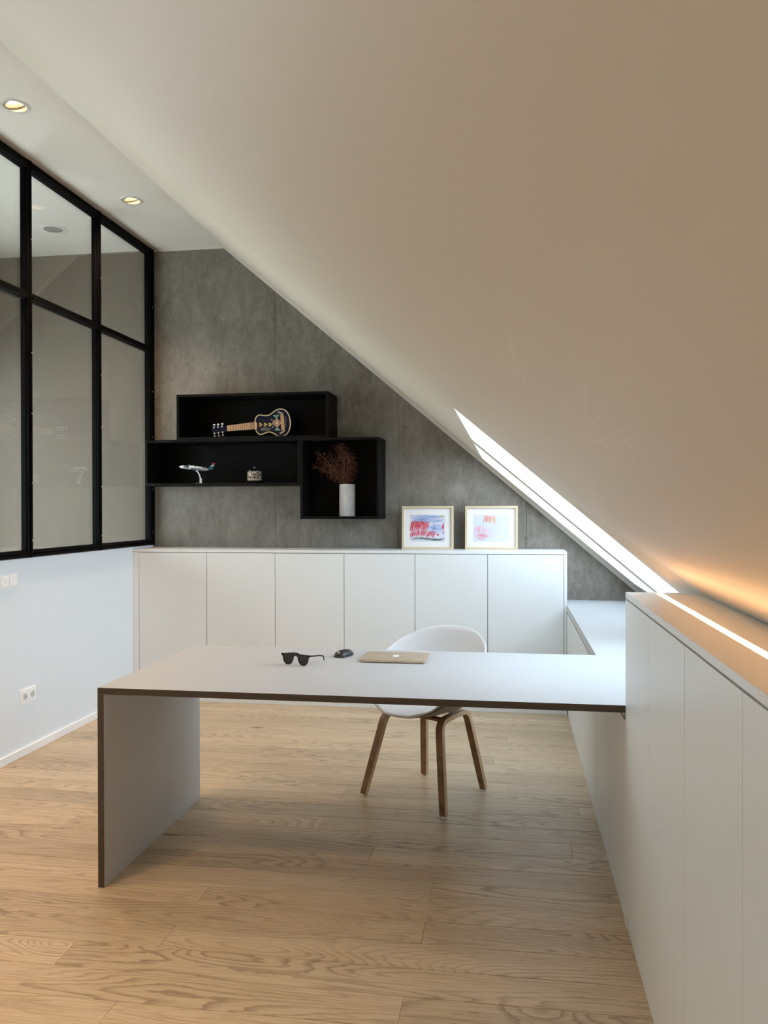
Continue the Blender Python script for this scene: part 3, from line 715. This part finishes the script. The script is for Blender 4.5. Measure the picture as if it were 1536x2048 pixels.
bm = bmesh.new(); add_prism(bm, [(.048, .012), (.082, .014), (.098, .052), (.080, .052)], -.0015, .0015); tf = obj_bm('tail_fin', bm, teal, ap); tf.matrix_local = rotp
bm = bmesh.new(); add_prism(bm, [(.0746, .042), (.0939, .042), (.0985, .0535), (.0795, .0535)], -.0022, .0022); o = obj_bm('fin_tip', bm, red, tf); o['label'] = 'red top of the tail fin'
bm = bmesh.new(); add_prism(bm, [(.0665, .032), (.0899, .032), (.0925, .0385), (.0725, .0385)], -.0020, .0020); o = obj_bm('fin_band', bm, whp, tf)
o = plate('tailplane', [(.080, -.040), (.094, -.040), (.099, 0), (.094, .040), (.080, .040), (.076, 0)], .0535, .0555, red, ap); o.matrix_local = rotp
bm = bmesh.new(); path = smooth_curve([(-.045, 0, .096), (-.030, 0, .085), (-.017, 0, .060), (-.010, 0, .030), (-.008, 0, .004)], 5)
sweep_rect(bm, [Vector(p) for p in path], Vector((1, 0, 0)), .008, .010)
for i_, v_ in enumerate(bm.verts):
    k = 1.35 - v_.co.z * 7; 
    c = -.008 - max(0, v_.co.z - .004) * .12
obj_bm('stand_arm', bm, whp, ap, False)
bm = bmesh.new(); add_lathe(bm, [(.0, 0), (.034, 0), (.034, .0035), (.0, .004)], 28, -.016, 0, cap=False); obj_bm('stand_base', bm, whp, ap)
bm = bmesh.new(); add_box(bm, -.006, .010, -.006, .006, .003, .040, .002); bmesh.ops.translate(bm, verts=bm.verts, vec=(-.010, 0, 0)); obj_bm('stand_foot', bm, whp, ap)

# ---- lidded jar on a dark tray
jr = empty('lidded_jar', (-1.861, 5.82, SB_[2] + .018)); tag(jr, 'small speckled jar with dark lid on a dark tray', 'jar')
sp_m = mat('speckled_beige', (.42, .34, .26), .5); b = sp_m.node_tree.nodes['Principled BSDF']
vo = N(sp_m, 'ShaderNodeTexVoronoi'); L(sp_m, coords(sp_m, (150, 150, 150)), vo.inputs['Vector']); vo.inputs['Scale'].default_value = 1
ns = tex(sp_m, 'ShaderNodeTexNoise', coords(sp_m, (90, 90, 90)), 1.0, 3)
tcx = N(sp_m, 'ShaderNodeTexCoord'); sx_ = N(sp_m, 'ShaderNodeSeparateXYZ'); L(sp_m, tcx.outputs['Object'], sx_.inputs[0])
L(sp_m, mixc(sp_m, math_n(sp_m, 'MULTIPLY', math_n(sp_m, 'GREATER_THAN', ns, .50), math_n(sp_m, 'GREATER_THAN', sx_.outputs['Z'], .034)), (.46, .37, .28), (.02, .016, .012)), b.inputs['Base Color'])
bm = bmesh.new(); add_lathe(bm, [(.0, 0), (.066, 0), (.072, .012), (.070, .013), (.064, .004), (.0, .004)], 40, cap=False); obj_bm('tray', bm, M['blackgloss'], jr, True, angle=40)
bm = bmesh.new(); add_lathe(bm, [(.0, .020), (.050, .020), (.053, .024), (.053, .086), (.0, .086)], 40, cap=False); obj_bm('body', bm, sp_m, jr, True, angle=40)
bm = bmesh.new(); add_lathe(bm, [(.0, .004), (.049, .004), (.051, .020), (.0, .020)], 40, cap=False); obj_bm('foot', bm, M['blackgloss'], jr, True, angle=40)
ld_ = bmesh.new(); add_lathe(ld_, [(.0, .0862), (.056, .0862), (.056, .093), (.045, .101), (.010, .107), (.0, .107)], 40, cap=False); lid = obj_bm('lid', ld_, M['blackgloss'], jr, True, angle=40)
bm = bmesh.new(); bmesh.ops.create_uvsphere(bm, u_segments=16, v_segments=10, radius=.010); bmesh.ops.translate(bm, verts=bm.verts, vec=(0, 0, .115)); obj_bm('knob', bm, mat('knob_metal', (.25, .25, .26), .2, 1.0), lid, True)

# ---- vase with scale relief
vs = empty('vase', (-1.170, 5.845, SC_[2] + .018)); tag(vs, 'white cylindrical vase with scale relief in square black shelf', 'vase')
bm = bmesh.new(); NZ, NS = 96, 120; rings = []
for i in range(NZ + 1):
    z = .234 * i / NZ; ring = []
    for k in range(NS):
        a = 2 * PI * k / NS
        u = a / (2 * PI) * 20; w = z / .234 * 11
        row = math.floor(w); fu = (u + (.5 if row % 2 else 0)) % 1 - .5; fv = w - row
        h = (1 - min(1, (abs(fu) * 2) ** 2 * .9 + (1 - fv) * .55)) * .0030 if .02 < z / .234 < .975 else .001
        h *= 1.8
        base = .054 - (.003 if i == 0 else 0) + (.0015 if z > .229 else 0)
        r = base + h; ring.append(bm.verts.new((math.cos(a) * r, math.sin(a) * r, z)))
    rings.append(ring)
for r_, z in ((.051, .234), (.050, .12), (.050, .01)):
    rings.append([bm.verts.new((math.cos(2 * PI * k / NS) * r_, math.sin(2 * PI * k / NS) * r_, z)) for k in range(NS)])
for A, B in zip(rings, rings[1:]):
    for k in range(NS): bm.faces.new((A[k], A[(k + 1) % NS], B[(k + 1) % NS], B[k]))
bm.faces.new(rings[0]); bm.faces.new(rings[-1])
obj_bm('body', bm, mat('vase_glaze', (.50, .50, .49), .35), vs, True)

# ---- dried flowers
bq = empty('dried_flowers', (-1.170, 5.845, SC_[2] + .018)); tag(bq, 'bunch of dried rust brown flowers standing in the white vase', 'flowers')
stem_m = mat('dry_stem', (.16, .09, .045), .8)
bud_m = mat('dry_bud', (.12, .028, .014), .8); b = bud_m.node_tree.nodes['Principled BSDF']
nz = tex(bud_m, 'ShaderNodeTexNoise', coords(bud_m, (60, 60, 60)), 1.0, 2); L(bud_m, ramp(bud_m, nz, [(.35, (.055, .014, .010)), (.55, (.12, .034, .018)), (.7, (.26, .11, .055))]), b.inputs['Base Color'])
random.seed(11)
tips = [(-.235, .03, .43), (-.262, .0, .375), (-.225, -.02, .47), (-.175, .02, .395), (-.12, -.03, .44), (-.09, .04, .50), (-.068, .0, .53), (-.035, -.02, .525), (-.012, .03, .51), (.02, -.03, .45), (.038, .02, .46), (.045, -.01, .40), (-.19, .0, .34), (-.14, .03, .31), (.048, .03, .355), (-.05, .05, .44), (-.10, -.05, .36), (-.205, .05, .36)]
for i, tp in enumerate(tips):
    bx_ = max(-.03, min(.03, tp[0] * .12 + random.uniform(-.008, .008)))
    P = smooth_curve([(bx_ * .3, random.uniform(-.01, .01), .05), (bx_, tp[1] * .3, .236), (bx_ + (tp[0] - bx_) * .42, tp[1] * .6, .236 + (tp[2] - .236) * .55), tp], 6)
    bm = bmesh.new(); add_tube(bm, P, [.0017] * (len(P) - 3) + [.0012, .0009, .0006], 5); st = obj_bm('stem', bm, stem_m, bq)
    bm = bmesh.new()
    for q in range(170):
        t_ = .34 + .66 * (q / 169); c = P[min(len(P) - 1, int(t_ * (len(P) - 1)))]
        spread = .030 * (1.15 - abs(t_ - .68) * 1.9)
        off = Vector((random.gauss(0, 1), random.gauss(0, 1) * .8, random.gauss(0, 1))) * max(.005, spread) * .62
        p = c + off; p.x = max(-.272, min(.10, p.x)); p.y = max(-.11, min(.11, p.y)); p.z = max(.25, min(.528, p.z))
        dv = (off.normalized() + Vector((0, 0, .7)) + Vector((random.uniform(-.4, .4),) * 3)).normalized(); sd = dv.cross(Vector((random.uniform(-1, 1), random.uniform(-1, 1), .3))).normalized()
        ln = random.uniform(.008, .015); wd = random.uniform(.003, .0055)
        th_ = dv.cross(sd) * .0016
        vv = [bm.verts.new(p), bm.verts.new(p + dv * ln * .5 + sd * wd), bm.verts.new(p + dv * ln), bm.verts.new(p + dv * ln * .5 - sd * wd), bm.verts.new(p + dv * ln * .5 + th_), bm.verts.new(p + dv * ln * .5 - th_)]
        for f in ((0, 1, 4), (1, 2, 4), (2, 3, 4), (3, 0, 4), (1, 0, 5), (2, 1, 5), (3, 2, 5), (0, 3, 5)): bm.faces.new([vv[k] for k in f])
    o = obj_bm('buds', bm, bud_m, st); o['kind'] = 'stuff'

# ================================================================== FRAMED DRAWINGS
def strokes_obj(name, strokes, parent, y):
    """flat crayon strokes: list of (points[(x,z)], width, colour)"""
    vs_, fs_, cs_ = [], [], []; ly = 0
    for pts, w, c in strokes:
        ly += 1; yy = y - .00001 * (ly % 30) 
        P = [Vector((p[0], 0, p[1])) for p in pts]
        for i, p in enumerate(P):
            t_ = P[min(i + 1, len(P) - 1)] - P[max(i - 1, 0)]
            t_ = t_.normalized() if t_.length > 1e-9 else Vector((1, 0, 0)); nn = Vector((-t_.z, 0, t_.x)) * w / 2
            for s in (1, -1): vs_.append((p.x + nn.x * s, yy, p.z + nn.z * s)); cs_.append(c)
        b0 = len(vs_) - 2 * len(P)
        for i in range(len(P) - 1): fs_.append((b0 + 2 * i, b0 + 2 * i + 1, b0 + 2 * i + 3, b0 + 2 * i + 2))
    me = bpy.data.meshes.new(name); me.from_pydata(vs_, [], fs_)
    at_ = me.color_attributes.new('Col', 'FLOAT_COLOR', 'POINT')
    for i, c in enumerate(cs_): at_.data[i].color = (*c, 1)
    me.materials.append(M['crayon']); o = bpy.data.objects.new(name, me); COL.objects.link(o); o.parent = parent; o['kind'] = 'stuff'; return o
mc = mat('crayon', (1, 1, 1), .9); at_n = N(mc, 'ShaderNodeAttribute'); at_n.attribute_name = 'Col'; L(mc, at_n.outputs['Color'], mc.node_tree.nodes['Principled BSDF'].inputs['Base Color']); M['crayon'] = mc
S4 = .373 / 605.0       # metres per crop pixel of the framed picture
def frame(label, loc, rz):
    t = empty('picture_frame', loc, rz); t.rotation_euler = (R(-4.5), 0, rz); tag(t, label, 'picture')
    w, h, f, dp = .373, .312, .0155, .024
    bm = bmesh.new()
    for (x0, x1, z0, z1) in ((-w / 2, -w / 2 + f, 0, h), (w / 2 - f, w / 2, 0, h), (-w / 2 + f, w / 2 - f, 0, f), (-w / 2 + f, w / 2 - f, h - f, h)): add_box(bm, x0, x1, 0, dp, z0, z1, .0008)
    obj_bm('frame', bm, M['paleoak'], t)
    box('mat_board', -w / 2 + f - .002, w / 2 - f + .002, .014, .016, f - .002, h - f + .002, M['card'], t)
    dr = box('drawing', -.124, .126, .0128, .0139, .055, .250, M['paper'], t)
    return t, dr
def J(a): return random.uniform(-a, a)
random.seed(3)
f1, d1 = frame('pale wood frame with red, blue and green crayon drawing', (-.586, 5.868, ZB), R(3))
st = []
def c4(x, y, ox): return ((x - ox) * S4, .312 - (y - 72) * S4)
def Q(x, y): return c4(x, y, 385)
BL, DB, RD, GR, YL = (.05, .16, .42), (.02, .03, .11), (.50, .015, .035), (.015, .075, .045), (.50, .46, .07)
for k in range(34):
    y = 180 + k * 2.4; x0 = 185 + J(30) + abs(J(120)); x1 = min(575, x0 + 120 + random.random() * 250)
    st.append(([Q(x0 + (x1 - x0) * i / 8, y + 6 * math.sin(i * .9 + k) + J(2)) for i in range(9)], .0013, (.10 + J(.04), .19 + J(.05), .42)))
for k in range(8):
    a = k * PI / 4; st.append(([Q(556, 192), Q(556 + 26 * math.cos(a), 192 + 22 * math.sin(a))], .003, YL))
for k in range(115):
    x = 184 + (k / 115) * 205 + J(7); y = 250 + J(12) + (0 if x < 330 else 8); l = 62 + random.random() * 70
    st.append(([Q(x + 12, y), Q(x + 4 + J(4), y + l * .5), Q(x - 10, y + l)], .0017, (RD[0] + J(.1), RD[1] + abs(J(.03)), RD[2] + abs(J(.04)))))
for k in range(105):
    x = 184 + (k / 105) * 285 + J(8); y = 372 + J(16); l = 28 + random.random() * 42
    st.append(([Q(x + 14, y), Q(x + J(5), y + l * .5), Q(x - 12, y + l)], .0017, (RD[0] + J(.1), RD[1], RD[2] + .02)))
for k in range(60):
    a = random.random() * 2 * PI; rr_ = random.random() ** .5
    x, y = 470 + 66 * rr_ * math.cos(a), 330 + 44 * rr_ * math.sin(a)
    st.append(([Q(x - 14, y + J(6)), Q(x, y + J(8)), Q(x + 16, y + J(6))], .0017, (.09 + J(.03), .25 + J(.05), .58)))
st.append(([Q(470 + 74 * math.copysign(abs(math.cos(a)) ** .5, math.cos(a)), 330 + 50 * math.copysign(abs(math.sin(a)) ** .5, math.sin(a))) for a in [2 * PI * i / 40 for i in range(41)]], .0014, BL))
st.append(([Q(462 + (4 + i * .5) * math.cos(i * .6), 325 + (5 + i * .8) * math.sin(i * .6)) for i in range(36)], .0014, DB))
st.append(([Q(447, 268), Q(449, 274)], .004, DB))
for k in range(26):
    x = 566 + J(9); y = 262 + random.random() * 110; st.append(([Q(x, y), Q(x - 4 + J(5), y + 34)], .0019, (.55 + J(.1), .02, .04)))
for k in range(16): x = 486 + random.random() * 26; y = 392 + random.random() * 16; st.append(([Q(x, y), Q(x + 10, y + 12)], .002, RD))
for k in range(44):
    x0 = 180 + random.random() * 330; ln = 60 + random.random() * 90; y = 456 + J(14); x1 = min(582, x0 + ln)
    st.append(([Q(x0 + (x1 - x0) * i / 6, y - 9 * math.sin((x0 + (x1 - x0) * i / 6 - 180) / 62) + J(1.5)) for i in range(7)], .0015, (GR[0] + abs(J(.05)), GR[1] + J(.05), GR[2] + J(.03))))
strokes_obj('crayon_strokes', st, d1, .0127)
f2, d2 = frame('pale wood frame with faint pink and orange crayon drawing', (-.132, 5.868, ZB), R(-2))
st = []
def Q(x, y): return c4(x, y, 1140)
for k in range(46):
    x = 1068 + random.random() * 128; y = 176 + random.random() * 22; l = 40 + random.random() * 60; o_ = (x - 1068) / 130
    st.append(([Q(x, y), Q(x - 10, y + l * .5), Q(x - 24 * (1 - o_), y + l)], .0016, (.62, .20 + .12 * o_, .14)))
for k in range(60):
    x = 945 + random.random() * 150; y = 290 + random.random() * 40 + max(0, x - 1010) * .3; l = 30 + random.random() * 62
    st.append(([Q(x + 6, y), Q(x + J(4), y + l * .5), Q(x - 6, y + l)], .0011, (.66, .30 + J(.05), .36)))
for k in range(26):
    x = 948 + random.random() * 90; y = 388 + random.random() * 65; st.append(([Q(x, y), Q(x + 34, y + 4 + J(5)), Q(min(1108, x + 72), y + 16 + J(6))], .0016, (.64, .14 + J(.04), .20)))
for k in range(3):
    st.append(([Q(1098 + J(3), 440), Q(1106 + J(3), 306 + J(3)), Q(1180, 300 + J(3)), Q(1240, 306 + J(3)), Q(1256 + J(3), 430)], .0008, (.62, .42, .50)))
for x in (1118, 1136, 1152, 1178, 1182):
    st.append(([Q(x + J(3), 330 if x < 1170 else 370), Q(x + J(4), 380), Q(x + J(3), 436)], .0012, (.66, .25, .34)))
for k in range(10): st.append(([Q(1040 + J(7), 262 + J(6)), Q(1042 + J(5), 296 + J(5))], .0016, (.35, .50, .68)))
for k in range(9): st.append(([Q(950 + J(6) + 30 * i, 466 + 4 * math.sin(i + k) + k - 4 if i < 5 else 455 + J(5)) for i in range(13)], .0007, (.50, .50, .55)))
st.append(([Q(1110 + 20 * i, 470 - 40 * math.sin(i * .28) ** 2) for i in range(12)], .0012, (.82, .82, .82)))
strokes_obj('crayon_strokes', st, d2, .0127)

# ================================================================== THINGS ON THE DESK
lp = empty('laptop', (-.4945, 3.548, ZD + .0012), R(.3)); tag(lp, 'closed gold laptop lying on the desk', 'laptop')
def rrect(w, d_, r, n=5):
    out = []
    for cx_, cy_, a0 in ((w / 2 - r, d_ / 2 - r, 0), (-w / 2 + r, d_ / 2 - r, 90), (-w / 2 + r, -d_ / 2 + r, 180), (w / 2 - r, -d_ / 2 + r, 270)):
        for k in range(n + 1): a = R(a0 + 90 * k / n); out.append((cx_ + r * math.cos(a), cy_ + r * math.sin(a)))
    return out
def soft_slab(name, w, d_, r, z0, z1, m, parent, bv):
    bm = bmesh.new(); add_prism_z(bm, rrect(w, d_, r), z0, z1)
    es = [e for e in bm.edges if abs(e.verts[0].co.z - e.verts[1].co.z) < 1e-6]
    bmesh.ops.bevel(bm, geom=es, offset=bv, segments=2, affect='EDGES'); return obj_bm(name, bm, m, parent, True, angle=50)
soft_slab('base', .276, .194, .010, .0015, .0080, M['gold'], lp, .002)
ldp = soft_slab('lid', .284, .202, .010, .0083, .0125, M['gold'], lp, .0012)
box('hinge', -.10, .10, .094, .0985, .004, .010, M['dark'], lp)
for sx_ in (-1, 1):
    for sy_ in (-1, 1):
        bm = bmesh.new(); add_lathe(bm, [(.0, -.0012), (.005, -.0012), (.005, .0002), (.0, .0002)], 12, sx_ * .12, sy_ * .085, cap=False); obj_bm('rubber_foot', bm, M['dark'], lp)
# fruit-shaped emblem on the lid
bm = bmesh.new(); pts = []
fr_ = [(0, -.0135), (.0042, -.0150), (.0085, -.0105), (.0118, -.0020), (.0085, -.0002), (.0072, .0035), (.0088, .0072), (.0108, .0092), (.0075, .0128), (.0035, .0132), (0, .0117), (-.0035, .0132), (-.0078, .0126), (-.0115, .0070), (-.0118, .0), (-.0092, -.0090), (-.0045, -.0148)]
add_prism_z(bm, [(p.x, p.y) for p in smooth_curve([(a, b_, 0) for a, b_ in fr_], 3, True)], .0125, .0128)
add_prism_z(bm, [(0, .0145), (.0012, .0182), (.0050, .0205), (.0052, .0175), (.0030, .0150)], .0125, .0128)
bmesh.ops.scale(bm, verts=bm.verts, vec=(1.25, 1.25, 1)); obj_bm('emblem', bm, mat('white_emblem', (.9, .89, .87), .4), ldp)

# mouse
ms = empty('computer_mouse', (-.735, 3.585, ZD), R(-22)); tag(ms, 'low domed black computer mouse between sunglasses and laptop', 'mouse')
bm = bmesh.new(); NU, NV = 20, 12; top = []
def mz(x, y): return .003 + .026 * max(0, 1 - abs(x) ** 2.6) ** .55 * max(0, 1 - abs(y) ** 3) ** .45
for i in range(NU + 1):
    x = -1 + 2 * i / NU; row = []
    for k in range(NV + 1):
        y = -1 + 2 * k / NV; wy = .5 + .5 * (1 - abs(x) ** 3.5) ** .5 if abs(x) < 1 else .5
        row.append(bm.verts.new((y * .029 * wy, x * .052, mz(y * .93, x * .97))))
    top.append(row)
for i in range(NU):
    for k in range(NV): bm.faces.new((top[i][k], top[i + 1][k], top[i + 1][k + 1], top[i][k + 1]))
bnd = [e for e in bm.edges if len(e.link_faces) == 1]
r = bmesh.ops.extrude_edge_only(bm, edges=bnd)
ev = [g for g in r['geom'] if isinstance(g, bmesh.types.BMVert)]
for v_ in ev: v_.co.z = .0005; v_.co.x *= .93; v_.co.y *= .95
bmesh.ops.contextual_create(bm, geom=[e for e in bm.edges if len(e.link_faces) == 1])
obj_bm('shell', bm, M['mouse'], ms, True, angle=60)
for a in (-1, 1):
    for b_ in (-1, 1):
        bm = bmesh.new(); add_box(bm, -.0022, .0022, -.0022, .0022, 0, .0012); bmesh.ops.rotate(bm, verts=bm.verts, cent=(0, 0, 0), matrix=Matrix.Rotation(R(58), 3, 'X'))
        bmesh.ops.translate(bm, verts=bm.verts, vec=(a * .0026, -.0415 + b_ * .0015, .0208 + b_ * .0024)); obj_bm('emblem', bm, mat('white_mark', (.9, .9, .9), .4) if a == b_ == -1 else bpy.data.materials['white_mark'], ms)

# sunglasses
P1, P2 = Vector((-.9285, 3.3562, 0)), Vector((-.8591, 3.3342, 0))
ang = math.atan2((P2 - P1).y, (P2 - P1).x)
sg_ = empty('sunglasses', ((P1 + P2) / 2).to_tuple()[:2] + (ZD,), ang); tag(sg_, 'black sunglasses with dark lenses standing open on the desk', 'sunglasses')
def lens_pts(s, k=1.0, off=0.0):
    base = [(-.027, .047), (-.008, .0475), (.012, .047), (.0265, .046), (.0275, .036), (.0235, .017), (.013, .004), (.0, .0008), (-.013, .005), (-.022, .018), (-.0265, .034)]
    c = (0, .026); return [(s * .0365 + (c[0] + (x - c[0]) * k) * s, c[1] + (z - c[1]) * k) for x, z in base]
bm = bmesh.new()
def curve2(p): return [(v.x, v.z) for v in smooth_curve([(a, 0, b_) for a, b_ in p], 4, True)]
for s in (-1, 1):
    o_, i_ = curve2(lens_pts(s, 1.0)), curve2(lens_pts(s, .86)); n = len(o_); V = []
    for k in range(n):
        V.append([bm.verts.new((o_[k][0], 0, o_[k][1])), bm.verts.new((i_[k][0], 0, i_[k][1])), bm.verts.new((i_[k][0], .0045, i_[k][1])), bm.verts.new((o_[k][0], .0045, o_[k][1]))])
    for k in range(n):
        for q in range(4): bm.faces.new((V[k][q], V[(k + 1) % n][q], V[(k + 1) % n][(q + 1) % 4], V[k][(q + 1) % 4]))
add_prism(bm, [(-.013, .0475), (.013, .0475), (.0115, .0375), (.0065, .0365), (.004, .0395), (-.004, .0395), (-.0065, .0365), (-.0115, .0375)], 0, .0045)
for s in (-1, 1): add_prism(bm, [(s * .060, .0465), (s * .0705, .0475), (s * .0705, .0385), (s * .0615, .036)], 0, .006)
obj_bm('frame_front', bm, M['blackgloss'], sg_)
for s in (-1, 1):
    bm = bmesh.new(); add_prism(bm, curve2(lens_pts(s, .88)), .0015, .003); obj_bm('lens', bm, M['lens'], sg_)
    bm = bmesh.new(); path = [Vector(p) for p in smooth_curve([(s * .0675, .004, .043), (s * .0685, .04, .0385), (s * .067, .08, .034), (s * .064, .110, .028), (s * .062, .127, .020), (s * .061, .133, .0045)], 5)]
    sweep_rect(bm, path, Vector((0, 0, 1)), .0062, .0028)
    for f in bm.faces: f.material_index = 0
    obj_bm('temple', bm, M['blackgloss'], sg_)

# ================================================================== SWITCH + SOCKET on the left wall
t = empty('light_switch', (XL, 4.10, .9655)); tag(t, 'white row of light switches on the left wall at the picture edge', 'switch')
bm = bmesh.new(); add_box(bm, 0, .006, -.115, .118, .0, .078, .002); obj_bm('plate', bm, M['plastic'], t)
for k in range(3):
    bm = bmesh.new(); add_box(bm, .0055, .0105, -.106 + k * .0735, -.106 + k * .0735 + .064, .010, .068, .0015); obj_bm('rocker', bm, M['plastic'], t)
    if k == 1:
        bm = bmesh.new(); add_box(bm, .0104, .0110, -.0045, -.0025, .024, .052); obj_bm('mark', bm, mat('grey_mark', (.45, .47, .5), .5), t)
t = empty('wall_socket', (XL, 4.315, .292)); tag(t, 'white double power socket low on the left wall', 'socket')
bm = bmesh.new(); add_box(bm, 0, .009, -.078, .078, .0, .082, .002); obj_bm('plate', bm, M['plastic'], t)
gs = mat('socket_recess', (.55, .57, .59), .5)
for s in (-1, 1):
    bm = bmesh.new(); add_box(bm, .009, .012, s * .0365 - .029, s * .0365 + .029, .011, .071, .0012); fr1 = obj_bm('insert', bm, M['plastic'], t)
    bm = bmesh.new(); add_lathe(bm, [(.0, 0), (.0195, 0), (.0195, .0008), (.0, .0008)], 28, cap=False); bmesh.ops.rotate(bm, verts=bm.verts, cent=(0, 0, 0), matrix=Matrix.Rotation(R(90), 3, 'Y')); bmesh.ops.translate(bm, verts=bm.verts, vec=(.0121, s * .0365, .041)); obj_bm('recess', bm, gs, fr1)
    for dz in (-.0095, .0095):
        bm = bmesh.new(); add_lathe(bm, [(.0, 0), (.0026, 0), (.0026, .0006), (.0, .0006)], 12, cap=False); bmesh.ops.rotate(bm, verts=bm.verts, cent=(0, 0, 0), matrix=Matrix.Rotation(R(90), 3, 'Y')); bmesh.ops.translate(bm, verts=bm.verts, vec=(.0130, s * .0365 + dz, .041)); obj_bm('pin_hole', bm, M['dark'], fr1)
